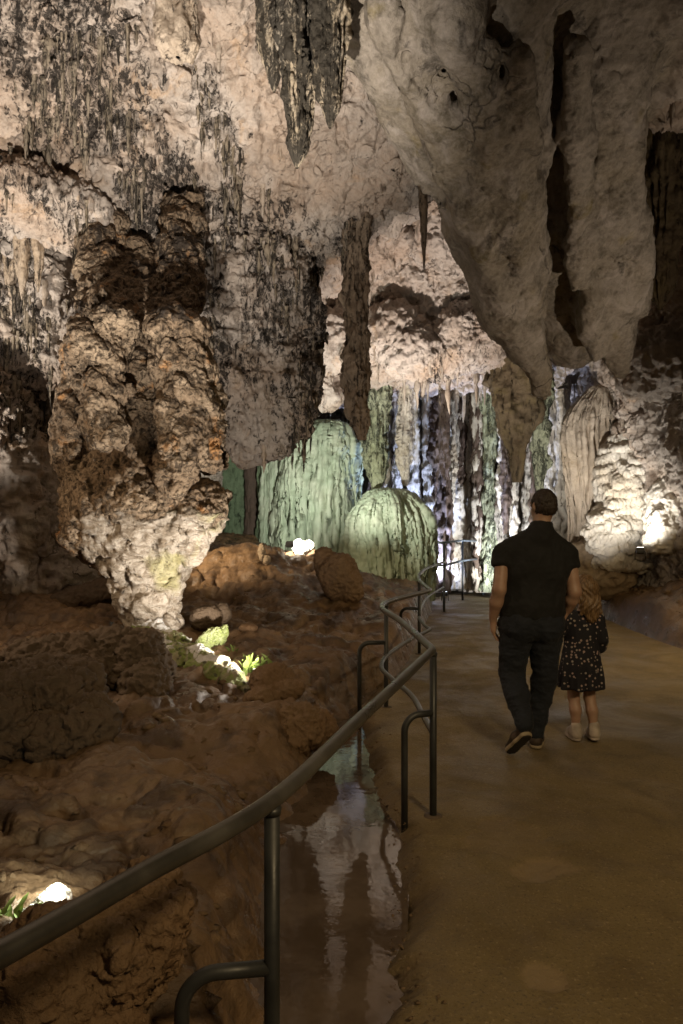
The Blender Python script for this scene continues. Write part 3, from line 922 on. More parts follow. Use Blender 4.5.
def drip(name, label, cat, pts, radii, mat, n=72, nz=150, flutes=(), lump=.1, fine=.02, seed=0.0, oval=(1, 1), group=None, groove=None, parent=None):
    """a column or stalactite: a rounded body of revolution along pts, fluted and lumpy; flutes = (count, depth) pairs"""
    pts = spline(pts, nz)
    rr = spline([(r, 0) for r in radii], nz)[:, 0]
    rr = np.maximum(rr, .004)
    th = np.linspace(0, 2 * math.pi, n, endpoint=False)
    Z, T = np.meshgrid(np.linspace(0, 1, nz), th, indexing='ij')
    R = np.repeat(rr[:, None], n, 1)
    zz = pts[:, 2][:, None] + 0 * T
    for cnt, dep in flutes:
        ph = perlin(np.stack([np.cos(T).ravel() * cnt * .33 + seed, np.sin(T).ravel() * cnt * .33, zz.ravel() * (.25 + .012 * cnt) + seed], 1)).reshape(T.shape)
        R = R * (1 - dep * np.abs(ph) * 1.6 + dep * .5)
    P = np.stack([pts[:, 0][:, None] + R * np.cos(T) * oval[0], pts[:, 1][:, None] + R * np.sin(T) * oval[1], zz], 2).reshape(-1, 3)
    I = np.arange(nz * n).reshape(nz, n)
    J = np.roll(I, -1, 1)
    Q = np.stack([I[:-1].ravel(), J[:-1].ravel(), J[1:].ravel(), I[1:].ravel()], 1)
    up = pts[-1, 2] > pts[0, 2]
    if not up: Q = Q[:, ::-1]
    N = normals(P, Q)
    rmean = float(np.mean(rr))
    fac = np.repeat(np.clip(rr / max(rmean, 1e-6), .15, 1.3)[:, None], n, 1).ravel()
    P = P + N * ((lump * rmean * fbm(P, .55 / max(rmean, .05), 4, .55, seed + 3, (1, 1, .45)) + fine * fbm(P, 9, 4, .6, seed + 9, (1, 1, .5))) * fac)[:, None]
    at_ = {}
    if groove is not None:
        cnt, z0, z1, wav, dep = groove
        tt = T + wav * np.sin(zz * 3.0 + 5 * np.sin(T * 3)) 
        g = perlin(np.stack([np.cos(tt).ravel() * cnt, np.sin(tt).ravel() * cnt, zz.ravel() * .22 + seed], 1))
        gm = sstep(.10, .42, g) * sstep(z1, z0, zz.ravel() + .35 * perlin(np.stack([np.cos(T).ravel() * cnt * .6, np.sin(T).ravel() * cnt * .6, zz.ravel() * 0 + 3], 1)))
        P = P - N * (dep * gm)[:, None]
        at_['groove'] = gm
    o = obj(name, P, Q, mat, attrs=at_)
    recentre(o)
    return tag(o, label, cat, group, 'thing')

M['dark_hang'] = rock_material('dark_hanging_rock', (.26, .20, .145), (.19, .135, .09), (.02, .016, .012), (.11, .085, .06), use_attr=False, dark_bias=0.085, streak=.2)
M['black_drip'] = rock_material('black_dripstone', (.46, .40, .32), (.36, .29, .2), (.018, .016, .013), (.14, .115, .09), use_attr=False, dark_bias=0.18, streak=.10)
M['boulder_pale'] = rock_material('tan_rock', (.33, .26, .18), (.27, .19, .11), (.05, .035, .025), (.18, .13, .08), use_attr=False, dark_bias=-0.03, streak=.8)
# ---- the great hanging pillar
def pillar_fn(P):
    f = sd_cone(P, at(136, 395, 7.55), at(134, 505, 7.5), .47, .63, (1, .85, 1))
    f = smin(f, sd_cone(P, at(135, 515, 7.5), at(146, 570, 7.45), .66, .34, (1, .85, 1)), .12)
    f = smin(f, sd_cone(P, at(146, 572, 7.45), at(150, 614, 7.42), .32, .18), .10)
    f = smin(f, sd_cone(P, at(199, 510, 7.25), at(193, 550, 7.2), .19, .10), .08)
    f = smin(f, sd_cone(P, at(104, 345, 7.05), at(107, 440, 6.80), .23, .11), .05)
    f = smin(f, sd_cone(P, at(88, 360, 7.3), at(78, 470, 7.3), .16, .14), .08)
    f = smin(f, sd_cone(P, at(176, 345, 7.05), at(190, 400, 6.95), .25, .19), .07)
    f = smin(f, sd_cone(P, at(190, 400, 6.95), at(180, 470, 6.95), .19, .16), .07)
    f = smin(f, sd_cone(P, at(205, 405, 7.2), at(210, 458, 7.2), .15, .09), .07)
    f = smin(f, sd_cone(P, at(108, 345, 7.6), at(100, 215, 9.0), .20, .14), .10)  # this trunk and the next are shaped after shadows on the wall
    f = smin(f, sd_cone(P, at(176, 345, 7.55), at(184, 195, 9.0), .17, .11), .08)
    f = smin(f, sd_cone(P, at(140, 350, 7.8), at(140, 272, 8.9), .30, .28), .12)
    cut = sd_cone(P, at(146, 345, 6.85), at(144, 480, 6.80), .19, .12)
    cut = np.minimum(cut, sd_cone(P, at(84, 340, 6.95), at(84, 440, 6.85), .09, .07))
    f = smax(f, -cut + .02 * fbm(P, 4, 2, .5, 305), .09)
    f = f - .11 * fbm(P, 1.6, 3, .55, 300) - .075 * (ridged(P, 3.0, 3, .5, 310) - .4)
    return f
def pale_of(V):
    z = V[:, 2]; x = V[:, 0]
    lim = at(0, 515, 7.3)[2]
    return sstep(lim + .30, lim - .22, z + .22 * fbm(V, 2.6, 4, .55, 320)) * sstep(at(66, 0, 7.2)[0], at(104, 0, 7.2)[0], x + .12 * fbm(V, 3, 3, .5, 322)) * .9
def pcrust_shade_of(V):
    return sstep(at(0, 372, 7.3)[2], at(0, 318, 7.6)[2], V[:, 2] + .25 * fbm(V, 2.2, 3, .5, 324)) * .30 + .35 * sstep(.1, .5, fbm(V, 1.4, 3, .5, 326))  # height term paints shade on the trunk tops; noise term is crust
c0 = at(140, 400, 7.6)
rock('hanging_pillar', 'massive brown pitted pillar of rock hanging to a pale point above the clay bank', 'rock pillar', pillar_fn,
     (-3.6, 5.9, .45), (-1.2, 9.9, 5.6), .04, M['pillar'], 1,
     (('r', 4.5, .045, 3, (1, 1, .8), 330), ('f', 10, .028, 4, (1, 1, .8), 340)), {'pale': pale_of, 'crust': pcrust_shade_of})  # crust also carries the painted shade of the trunks

# ---- green flowstone domes and the green columns to their left
s = 15.3
drip('flowstone_dome', 'tall green flowstone dome with straight flutes, behind the boulder with the lamp', 'flowstone',
     [at(319, 600, s), at(319, 560, s), at(319, 500, s), at(320, 465, s), at(322, 442, s), at(325, 428, s), at(326, 421.5, s), at(326, 420, s)],
     [.86, .86, .85, .80, .69, .50, .22, .01], M['green_flow'], 240, 200, ((7, .16), (16, .10), (60, .10)), .26, .035, 1.3, (1, .8), groove=(5.5, 1.9, 3.4, .0, .035))
s = 14.1
drip('flowstone_dome', 'rounded green flowstone dome with wavy dark grooves, right beside the taller dome', 'flowstone',
     [at(396, 600, s), at(396, 575, s), at(394, 545, s), at(392, 520, s), at(390, 503, s), at(388, 492, s), at(387, 487.5, s)],
     [.72, .78, .84, .80, .62, .36, .01], M['green_flow'], 260, 180, ((5, .14), (14, .10), (46, .10)), .24, .035, 5.3, (1, .85), groove=(4.6, 1.3, 2.15, .06, .06))
M['green_column'] = rock_material('green_column_rock', (.15, .20, .12), (.12, .17, .10), (.02, .025, .015), (.05, .065, .035), use_attr=False, dark_bias=0.07, streak=.1)
M['dark_column'] = rock_material('dark_column_rock', (.10, .07, .055), (.09, .065, .045), (.02, .015, .012), (.06, .05, .035), use_attr=False, dark_bias=0.02, streak=.12)
for px, top, bot, w, d, mat, lab in (
        (230, 425, 560, 38, 16.8, 'green_column', 'broad dark green column behind the clay mound, beside the hanging pillar'),
        (251, 425, 560, 15, 16.4, 'dark_column', 'dark brown column just left of the thin green column'),
        (261, 420, 560, 9, 16.0, 'green_column', 'thin pale green column between two dark ones behind the clay mound'),
        (270, 425, 560, 15, 16.3, 'dark_column', 'dark brown column against the left side of the tall green dome'),
        (291, 380, 520, 26, 15.9, 'green_flow', 'greenish crusted column rising behind the left shoulder of the tall dome')):
    r = w / 2 * d / F
    drip('cave_column', lab, 'column', [at(px, bot, d), at(px + 1, (top + bot) / 2, d), at(px, top, d)], [r * 1.15, r * .95, r * 1.05], M[mat], 64, 120, ((9, .12),), .25, .03, px * .37)

for i, (px, top, w, d, lab) in enumerate(((266, 452, 11, 15.7, 'leftmost pale green pipe of the fluted curtain left of the tall dome'), (275, 440, 13, 15.6, 'second pale green pipe from the left in the fluted curtain'),
        (285, 446, 12, 15.7, 'third pale green pipe of the curtain, half merged with the tall dome'))):
    r = w / 2 * d / F
    drip('cave_column', lab, 'column', [at(px, 570, d), at(px, 520, d), at(px + 1, top + 12, d), at(px + 1, top, d)], [r * 1.25, r * 1.1, r, r * .3], M['green_flow'], 64, 120, ((9, .2),), .25, .03, px * .51)
# ---- row of columns at the far end: px, top, bottom, width top, width bottom, depth, material
FAR = [
    (377, 360, 494, 20, 16, 14.6, 'green_col2', 'stout grey green crusted stalactite above the dip between the two domes'),
    (391, 380, 560, 14, 18, 16.8, 'pale_col', 'pale column standing just above the top of the rounded green dome'),
    (405, 385, 486, 15, 11, 14.6, 'column', 'crusted stalactite under the round boss of the pale roof'),
    (419, 385, 590, 15, 20, 16.6, 'column', 'crusted column beside the right shoulder of the rounded green dome'),
    (433, 380, 520, 13, 8, 15.8, 'dark_column', 'dark stalactite ending above the left end of the far barrier'),
    (443, 385, 590, 13, 20, 17.2, 'pale_col', 'pale yellowish column behind the left post of the far barrier'),
    (456, 380, 588, 17, 24, 16.4, 'column', 'black and white crusted column behind the middle of the far barrier'),
    (467, 378, 592, 15, 22, 17.6, 'pale_col', 'pale column rising behind the right half of the far barrier'),
    (478, 380, 545, 13, 7, 16.0, 'dark_column', 'dark slender stalactite ending above the stone steps'),
    (489, 370, 592, 12, 10, 15.6, 'green_col2', 'greenish column just right of the stone steps'),
    (500, 372, 598, 11, 17, 16.6, 'column', 'crusted column seen just left of the head of the man'),
    (517, 300, 482, 46, 22, 12.8, 'brown_column', 'thick ochre brown stalactite hanging above the head of the man'),
    (512, 400, 600, 18, 24, 16.9, 'pale_col', 'pale column hidden below by the shoulder of the man'),
    (531, 400, 600, 15, 20, 16.0, 'column', 'crusted column directly behind the head of the man'),
    (541, 370, 500, 15, 10, 13.0, 'green_col2', 'greenish stalactite right beside the thick ochre stalactite'),
    (551, 380, 600, 12, 17, 14.6, 'column', 'crusted column seen over the right shoulder of the man'),
    (562, 390, 560, 12, 17, 14.0, 'pale_col', 'pale narrow column against the left edge of the fluted drapery'),
]
M['green_col2'] = rock_material('lichen_column_rock', (.33, .35, .25), (.26, .28, .17), (.025, .028, .02), (.18, .19, .11), use_attr=False, dark_bias=0.12, streak=.14)
M['pale_col'] = rock_material('pale_column_rock', (.56, .52, .46), (.46, .38, .27), (.04, .037, .035), (.33, .28, .21), use_attr=False, dark_bias=0.05, streak=.14)
for px, top, bot, wt, wb, d, mat, lab in FAR:
    rt, rb = wt / 2 * d / F, wb / 2 * d / F
    hang = bot < 560
    pts = [at(px, top, d), at(px + 1.0, top + (bot - top) * .33, d), at(px - .5, top + (bot - top) * .7, d), at(px, bot, d)]
    rad = [rt * 1.1, rt * .95, rb * 1.05, rb * .35 if hang else rb * 1.25]
    if hang: rad[2] = rb * 1.35; rad[1] = rt * 1.0
    o = drip('stalactite' if hang else 'cave_column', lab, 'stalactite' if hang else 'column', pts, rad, M[mat], 56, 150, ((7, .25), (17, .15)), .6, .055, px * .73)

# crowded back row, thin columns that nothing tells apart
rr_ = random.Random(4)
for k in range(60):
    px = 370 + (k % 20) * 9.8 + rr_.uniform(-4, 4); d = rr_.uniform(17.0, 18.0) if k < 20 else rr_.uniform(15.2, 16.8)
    w = rr_.uniform(6, 11) / 2 * d / F
    mat = rr_.choice(['column', 'dark_column', 'column', 'column', 'dark_column', 'pale_col'])
    hangs = rr_.random() < .3
    bot = rr_.uniform(470, 540) if hangs else 592
    pts = [at(px, 365, d), at(px + rr_.uniform(-2, 2), 440, d), at(px + rr_.uniform(-2, 2), 510 if not hangs else (440 + bot) / 2, d), at(px, bot, d)]
    drip('stalactite' if hangs else 'cave_column', 'thin crusted stalactite in the crowded back row of the far columns' if hangs else 'thin crusted column standing in the crowded back row of the far columns',
         'stalactite' if hangs else 'column', pts, [w * 1.2, w * rr_.uniform(.7, 1.1), w * rr_.uniform(.8, 1.3), w * .4 if hangs else w * 1.3], M[mat], 36, 110, ((6, .3),), .6, .05, 300 + k * 3.1,
         group='thin stalactites of the crowded back row' if hangs else 'thin columns of the crowded back row')
# ---- hanging stalactites of the left half
def hang(px0, pts, off):
    d0 = [wall_depth(px, max(py, -60)) - off for px, py in pts]
    d = min(d0[0], min(d0) + .35)
    return [at(px, py, max(min(d, k), d - .3)) for (px, py), k in zip(pts, d0)]
drip('stalactite', 'long dark stalactite with a blunt end hanging clear of the wall above the green domes', 'stalactite',
     [at(352, 20, 9.5), at(354, 180, 9.6), at(356, 310, 9.7), at(357, 400, 9.7), at(361, 440, 9.7)], [.15, .14, .135, .145, .05], M['dark_hang'] if 'dark_hang' in M else M['crust'], 90, 260, ((7, .35), (20, .25)), .6, .045, 11.5)
drip('stalactite', 'slender black spike hanging from the overhang above the pale roof', 'stalactite',
     [at(421, 150, 9.5), at(423, 200, 9.5), at(424, 240, 9.5), at(424, 271, 9.5)], [.075, .058, .035, .006], M['dark_hang'], 40, 90, ((6, .15),), .2, .01, 21.5)
drip('stalactite', 'long black fluted stalactite cluster with a pale tip at top of the left wall', 'stalactite',
     hang(0, [(300, -40), (302, 40), (300, 110), (298, 150), (297, 168)], .06), [.19, .16, .10, .055, .01], M['black_drip'] if 'black_drip' in M else M['crust'], 110, 240, ((9, .35), (24, .25)), .35, .03, 31.5)
drip('stalactite', 'shorter black fluted stalactite just right of the pale tipped cluster', 'stalactite',
     hang(0, [(328, -40), (329, 30), (330, 95), (330, 128)], .05), [.15, .12, .08, .01], M['black_drip'] if 'black_drip' in M else M['crust'], 80, 160, ((9, .3), (20, .2)), .35, .03, 41.5)
drip('stalactite', 'thin black stalactite just left of the pale tipped cluster', 'stalactite',
     hang(0, [(272, -40), (273, 20), (274, 70), (274, 92)], .05), [.17, .13, .08, .01], M['black_drip'] if 'black_drip' in M else M['crust'], 60, 120, ((8, .3),), .3, .03, 44.5)
drip('stalactite', 'short square stub with a pale broken end at the top edge of the wall', 'stalactite',
     hang(0, [(177, -40), (177, 0), (178, 40), (178, 54), (178, 57)], .08), [.20, .19, .19, .16, .02], M['crust'], 70, 120, ((8, .25),), .3, .03, 51.5)
drip('stalactite', 'tall dark brown pitted stalactite in the shadow at the right edge', 'stalactite',
     [at(662, 60, 8.8), at(663, 150, 8.9), at(662, 230, 9), at(661, 285, 9), at(660, 310, 9)], [.24, .22, .20, .15, .02], M['brown_column'], 80, 180, ((8, .25), (18, .2)), .4, .03, 61.5)
for i, (px, top, bot, w, d) in enumerate(((22, 232, 300, 14, 8.7), (38, 236, 292, 12, 8.7), (12, 238, 318, 12, 8.8), (6, 232, 285, 10, 8.6))):
    r = w / 2 * d / F
    drip('stalactite', ['ochre stalactite under the shelf at the left edge, thickest of its row', 'dark short stalactite under the left shelf, last on the right of its row',
         'longest stalactite of the row under the left shelf', 'stalactite of the left shelf row that is cut by the photo edge'][i], 'stalactite',
         hang(0, [(px, top), (px, (top + bot) / 2), (px, bot)], .05), [r, r * .8, .01], M['crust'], 40, 60, ((6, .25),), .3, .02, 70 + i, group='stalactites under the left shelf')

# ---- fluted drapery and the tiered white flowstone on the right
s = 12.6
drip('rock_drapery', 'tall fluted stone drapery, pale and curtain like, right of the man', 'drapery',
     [at(589, 560, s), at(589, 525, s), at(590, 470, s), at(589, 430, s), at(592, 408, s), at(598, 390, s), at(600, 384, s)],
     [.32, .29, .36, .40, .33, .16, .01], M['drapery'], 220, 200, ((6, .25), (18, .42)), .2, .015, 2.1, (1, .6))
def tiers(P):
    c = at(634, 500, 12.1)
    n = fbm(P, 2.0, 3, .5, 400); n_ = fbm(P, 5.5, 2, .5, 402)
    f = sd_ell(P, c, (.62, .55, 1.15))
    f = smin(f, sd_ell(P, at(612, 535, 11.9), (.34, .4, .5)), .2)
    f = smin(f, sd_ell(P, at(652, 440, 12.2), (.5, .5, .6)), .25)
    zz = P[:, 2] + .16 * n + .045 * n_
    fr = (zz / .185) % 1.0
    lip = .085 * sstep(.12, .30, fr) * (1 - sstep(.45, 1.0, fr)) * (.55 + .8 * np.clip(fbm(P, 1.7, 2, .5, 404) + .3, 0, 1))
    dr = .045 * np.abs(perlin(np.stack([P[:, 0] * 13, P[:, 1] * 13, P[:, 2] * 1.2], 1))) * (1 - sstep(.25, .5, fr))
    return f - lip + dr - .12 * n
rock('flowstone', 'brightly lit white flowstone in stacked frilly tiers on the right bank', 'flowstone', tiers, at(634, 500, 12.1) - np.array([1.2, .95, 1.5]), at(634, 500, 12.1) + np.array([1.2, .95, 1.75]), .03, M['white_flow'], 1,
     (('r', 8, .028, 4, (1, 1, .45), 410), ('f', 18, .014, 3, (1, 1, .5), 412)))
def slope_fn(P):
    f = sd_cone(P, at(700, 400, 11.4), at(662, 535, 11.0), .42, .26)
    return f - .10 * fbm(P, 2.4, 3, .55, 420) - .05 * ridged(P, 5, 2, .5, 425)
rock('flowstone', 'knobbly white encrusted rib sloping down right of the tiered flowstone', 'flowstone', slope_fn, (4.2, 10.2, .7), (6.6, 12.2, 4.3), .04, M['white_flow'], 1, (('f', 10, .03, 3, (1, 1, 1), 430),))
def base_fn(P):
    f = sd_ell(P, at(602, 566, 12.3), (.62, .5, .52))
    f = smin(f, sd_ell(P, at(575, 575, 12.8), (.4, .4, .35)), .15)
    return f - .09 * fbm(P, 2.2, 3, .55, 440) - .04 * ridged(P, 4, 2, .5, 445)
rock('boulder', 'rounded brown rock at the foot of the fluted drapery, above the girl', 'boulder', base_fn, at(550, 600, 12.3) - np.array([.2, .9, .3]), at(640, 530, 12.3) + np.array([.2, .9, .3]), .04, M['boulder_pale'] if 'boulder_pale' in M else M['drapery'], 1, (('f', 9, .02, 3, (1, 1, 1), 450),))

# ---- boulders and stones on the clay bank
def stone(label, mat, blobs, seed, vox=.03, amp=.07, disp=.018, sub=1, name='boulder', cat='boulder', group=None, base=None, sink=.0):
    if base is not None:
        dn = float(np.mean([c[1] for c, *_ in blobs])); k = grd(*base) / dn
        E = np.array([0, 0, EYE])
        blobs = [(E + (np.array(c) - E) * k, tuple(np.array(r) * k), *rt) for c, r, *rt in blobs]
    lo = np.min([np.array(c) - np.array(r) * 1.5 for c, r, *_ in blobs], 0) - .08
    hi = np.max([np.array(c) + np.array(r) * 1.5 for c, r, *_ in blobs], 0) + .08
    rm = float(np.mean([np.mean(r) for _, r, *_ in blobs]))
    def fn(P):
        f = None
        for c, r, *rt in blobs:
            e = sd_ell(P, c, r, *(rt if rt else ()))
            f = e if f is None else smin(f, e, .25 * rm)
        g = ridged(P, .55 / rm, 3, .5, seed) - .6
        return f - amp * fbm(P, .45 / rm, 3, .55, seed + 5) * rm / .3 - amp * .7 * g * rm / .3
    return rock(name, label, cat, fn, lo, hi, vox, M[mat], sub, (('r', 2.2 / rm, disp * rm / .3, 3, (1, 1, 1.5), seed + 8), ('f', 6 / rm, disp * .6 * rm / .3, 3, (1, 1, 1), seed + 9)), group=group)

stone('rugged brown boulder in front of the rounded green dome, hiding the mound lamp', 'boulder', [(at(338, 578, 11.2), (.30, .3, .36)), (at(325, 566, 11.4), (.2, .22, .24)), (at(349, 588, 11.1), (.18, .2, .22))], 500, .03, .08, .03, base=(338, 598))
stone('pale lit stone beside the lamp on the clay mound', 'white_rock', [(at(305, 549, 11.9), (.15, .09, .09), .4, .35), (at(297, 545, 11.9), (.06, .06, .07))], 510, .013, .13, .05, base=(308, 557))
rg = [(150, 634), (170, 648), (190, 660), (212, 672), (234, 684), (250, 692)]
RD = [np.array([at(px, py, grd(px, py))[0], at(px, py, grd(px, py))[1], at(px, py, grd(px, py))[2]]) for px, py in rg]
def ridge_fn(P):
    f = None
    for i in range(5):
        e = sd_cone(P, RD[i] + np.array([0, 0, .04]), RD[i + 1] + np.array([0, 0, .02]), .15 - .02 * i, .13 - .02 * i, (1, 1, .9))
        f = e if f is None else smin(f, e, .06)
    f = smin(f, sd_cone(P, RD[0] + np.array([-.1, -.1, -.1]), RD[2] + np.array([-.15, -.25, -.12]), .2, .2), .1)
    return f - .06 * fbm(P, 3.5, 3, .55, 520) - .045 * (ridged(P, 5, 3, .5, 525) - .5)
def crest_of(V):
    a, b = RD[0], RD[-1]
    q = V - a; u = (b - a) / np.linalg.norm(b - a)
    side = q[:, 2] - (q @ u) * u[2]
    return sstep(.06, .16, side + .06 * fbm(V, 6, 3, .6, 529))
def ridge_mat():
    t = NT('mossy_ridge_rock'); w = t.world
    n = t.noise(w, 9, 6, .65, .5); f = t.noise(w, 38, 5, .65)
    c = t.mix(t.ramp(n, .42, .60), (.20, .25, .07), (.30, .27, .18))
    c = t.mix(t.ramp(t.noise(w, 14, 4, .6), .54, .66, 0, .9), c, (.06, .06, .035))
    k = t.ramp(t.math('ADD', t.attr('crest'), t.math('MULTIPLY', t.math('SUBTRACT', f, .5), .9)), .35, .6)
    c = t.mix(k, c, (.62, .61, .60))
    c = t.mix(t.ramp(f, .60, .72, 0, .85), c, (.05, .05, .045))
    t.set(Base_Color=c, Roughness=t.math('SUBTRACT', .75, t.math('MULTIPLY', k, .4)), Normal=t.bump(f, .7, .02, t.bump(n, .7, .05)))
    return t.m
M['ridge'] = ridge_mat()
rock('boulder', 'long ridge of rock with a white mossy crest running right from the pillar tip', 'boulder', ridge_fn, np.min(RD, 0) - .55, np.max(RD, 0) + .45, .022, M['ridge'], 1, (('f', 16, .02, 3, (1, 1, 1), 527),), {'crest': crest_of})
stone('black jagged boulder below the hanging pillar, left of the mossy ridge', 'dark_rock', [(at(132, 662, 6.4), (.30, .25, .26)), (at(112, 655, 6.5), (.26, .25, .2)), (at(146, 688, 6.1), (.14, .16, .2))], 530, .025, .10, .04, base=(130, 690))
stone('low dark ledge of rock behind the black boulder, lower left of the pillar', 'dark_rock', [(at(60, 668, 6.4), (.45, .3, .15)), (at(90, 652, 6.6), (.3, .25, .13))], 540, .03, .09, .04, base=(70, 682))
stone('broad grooved dark rock at the left edge of the clay bank', 'dark_rock', [(at(25, 705, 5.4), (.5, .36, .22), 0, .2), (at(65, 722, 5.2), (.3, .25, .14)), (at(-20, 725, 5.0), (.35, .3, .3))], 550, .03, .10, .045, base=(30, 735))
stone('dark flat slab lying under the left side of the hanging pillar', 'dark_rock', [(at(88, 595, 8.2), (.5, .22, .11), 0, .18)], 560, .03, .05, base=(88, 604))
stone('crumbling brown rock right of the glowing ferns', 'boulder', [(at(272, 682, 5.9), (.17, .15, .14)), (at(287, 690, 5.8), (.1, .12, .08)), (at(262, 698, 5.7), (.12, .1, .07))], 570, .02, .08, .03, base=(275, 700))
stone('ragged dark clay rock beside the handrail, upstream of the water', 'boulder', [(at(302, 728, 5.0), (.20, .18, .13)), (at(285, 738, 4.9), (.15, .15, .09)), (at(318, 735, 5.05), (.1, .12, .1))], 580, .02, .09, .035, base=(302, 745))
stone('dark split stone on the bank between the pillar and the clay mound', 'dark_rock', [(at(206, 618, 8.0), (.17, .15, .13)), (at(222, 612, 8.2), (.1, .1, .1))], 590, .02, .06, base=(210, 630))
stone('small pale flat stone on the bank above the glowing ferns', 'boulder', [(at(248, 628, 7.6), (.10, .08, .04))], 600, .015, .04, base=(248, 632))
stone('clay rock with gnarled roots of stone under the near handrail, hiding the brightest lamp', 'boulder',
      [(at(120, 952, 2.25), (.17, .16, .20)), (at(75, 985, 2.1), (.2, .15, .18)), (at(140, 918, 2.35), (.07, .08, .12)), (at(30, 1005, 2.0), (.2, .15, .16))], 610, .015, .10, .04, base=(100, 1000))
stone('overexposed white stone beside the brightest lamp at lower left', 'white_rock', [(at(47, 906, 2.95), (.075, .05, .05), .3, .5), (at(36, 916, 2.9), (.05, .05, .035))], 620, .008, .11, .04, base=(47, 922))
stone('thin ochre slab of rock leaning behind the brightest lamp at lower left', 'boulder', [(at(72, 897, 3.0), (.13, .04, .035), .2, -.3)], 630, .01, .03, base=(72, 905))
stone('small pale stalagmite stump on the clay mound left of the lamp', 'boulder_pale', [(at(262, 553, 11.3), (.05, .05, .13)), (at(267, 560, 11.2), (.06, .06, .07))], 660, .012, .10, .04, name='stalagmite', cat='stalagmite', base=(262, 566))
stone('grey split stone on the bank, upper left of the ferns', 'mossy_rock', [(at(211, 640, 6.8), (.10, .035, .075), .3, .5), (at(221, 636, 6.9), (.04, .05, .10), 0, -.4), (at(204, 645, 6.8), (.08, .06, .05), 0, .3)], 670, .01, .13, .05, base=(216, 650))
stone('dark rock lump at the foot of the left wall behind the bank', 'dark_rock', [(at(5, 560, 9.3), (.3, .25, .32))], 680, .03, .07, .03)
# ------------------------------------------------------------ lamp flora and the lamps themselves
def leaf_mat():
    t = NT('fern_leaf')
    c = t.mix(t.noise(t.co, 25, 3, .5), (.10, .16, .03), (.22, .28, .07))
    t.set(Base_Color=c, Roughness=.5)
    return t.m
M['leaf'] = leaf_mat()
def fern(label, base, n, size, spread, seed):
    r = random.Random(seed)
    V, Q = [], []
    for i in range(n):
        bx, by = r.gauss(0, spread), r.gauss(0, spread * .5)
        a = r.uniform(0, 2 * math.pi); L = size * r.uniform(.5, 1.15); lean = r.uniform(.15, .8)
        m = 7; w0 = L * r.uniform(.10, .17)
        dx, dy = math.cos(a), math.sin(a)
        sx, sy = -dy, dx
        for k in range(m):
            t = k / (m - 1)
            h = L * (t - .35 * lean * t * t); o = L * lean * t * t
            w = w0 * (math.sin(math.pi * min(1, .12 + .88 * t)) ** .8) * (1.0 if k % 2 else .62)
            c = (bx + dx * o, by + dy * o, h)
            V += [(c[0] - sx * w, c[1] - sy * w, c[2] + w * .2), (c[0], c[1], c[2]), (c[0] + sx * w, c[1] + sy * w, c[2] + w * .2)]
        b = len(V) - 3 * m
        for k in range(m - 1):
            for j in (0, 1):
                Q.append([b + 3 * k + j, b + 3 * k + j + 1, b + 3 * k + 3 + j + 1, b + 3 * k + 3 + j])
    root = empty('fern_clump', base, label, 'plant')
    o = obj('leaf', V, Q, M['leaf'], root)
    tag(o, kind='stuff')
    return root
fern('bright yellow green ferns glowing beside the lamp right of the mossy ridge', at(252, 676, grd(252, 676)), 46, .20, .10, 1)
fern('small pale green fern tuft on the mossy ridge', at(222, 672, grd(222, 672)) + np.array([0, 0, .06]), 14, .10, .05, 2)
fern('lone upright fern sprig between the split stone and the glowing ferns', at(236, 655, grd(236, 655)), 9, .12, .03, 3)
fern('fern clump cut by the left edge beside the brightest lamp', at(8, 932, grd(8, 932)), 30, .10, .06, 4)

def flood(label, loc, target, lens='lens_white', sc=1.0):
    loc = np.array(loc, dtype=float)
    d = np.array(target, dtype=float) - loc
    root = empty('floodlight', loc, label, 'lamp')
    root.scale = (sc, sc, sc)
    q = Vector(d.tolist()).to_track_quat('Y', 'Z')
    V, Q = join([box_mesh((0, -.045, 0), (.055, .035, .04)), box_mesh((0, -.085, 0), (.045, .006, .03))])
    V = np.array([tuple(q @ Vector(v.tolist())) for v in V])
    h = obj('housing', V, Q, M['lamp_body'], root, smooth=False); bevel(h, .006)
    V, Q = box_mesh((0, -.0085, 0), (.046, .003, .032))
    V = np.array([tuple(q @ Vector(v.tolist())) for v in V])
    obj('lens', V, Q, M[lens], root, smooth=False)
    q2 = math.atan2(d[0], d[1])
    c, s = math.cos(-q2), math.sin(-q2)
    off = np.array(q @ Vector((0, -.045, 0)))
    for sx in (-1, 1):
        V, Q = tube_mesh([(sx * .07, 0, -.14), (sx * .07, 0, -.02), (sx * .055, 0, -.005)], .006, 8)
        V = np.stack([V[:, 0] * c - V[:, 1] * s, V[:, 0] * s + V[:, 1] * c, V[:, 2]], 1)
        obj('bracket', V + off, Q, M['lamp_body'], root)
    return root
from mathutils import Vector
# ------------------------------------------------------------ handrail, far barrier, steps
hr = empty('handrail', (.495, 3.89, 0), 'worn grey pipe handrail winding along the left side of the path', 'handrail')
O_ = np.array([.495, 3.89, 0])
def part_tube(name, pts, r, mat, parent, origin, n=16, smooth_n=None):
    P = spline(pts, smooth_n) if smooth_n else np.array(pts, dtype=float)
    V, Q = tube_mesh(P, r, n)
    return obj(name, V - origin, Q, mat, parent)
H = .90
top1 = [(-1.15, .30, H), (-.82, .72, H), (-.54, 1.136, H), (-.385, 1.40, H), (-.171, 1.77, H), (.05, 2.47, H), (.28, 3.20, H), (.42, 3.65, H), (.487, 3.865, H)]
top2 = [(.487, 3.865, H), (.492, 3.93, H), (.485, 4.05, H), (.455, 4.5, H), (.41, 5.1, H), (.335, 5.65, H), (.34, 6.0, H), (.43, 6.35, H), (.62, 6.78, H), (.84, 7.22, H), (.905, 7.40, H), (.915, 7.55, H), (.925, 8.2, H), (.945, 8.75, H), (1.06, 9.8, H), (1.35, 11.2, H), (1.84, 12.9, H)]
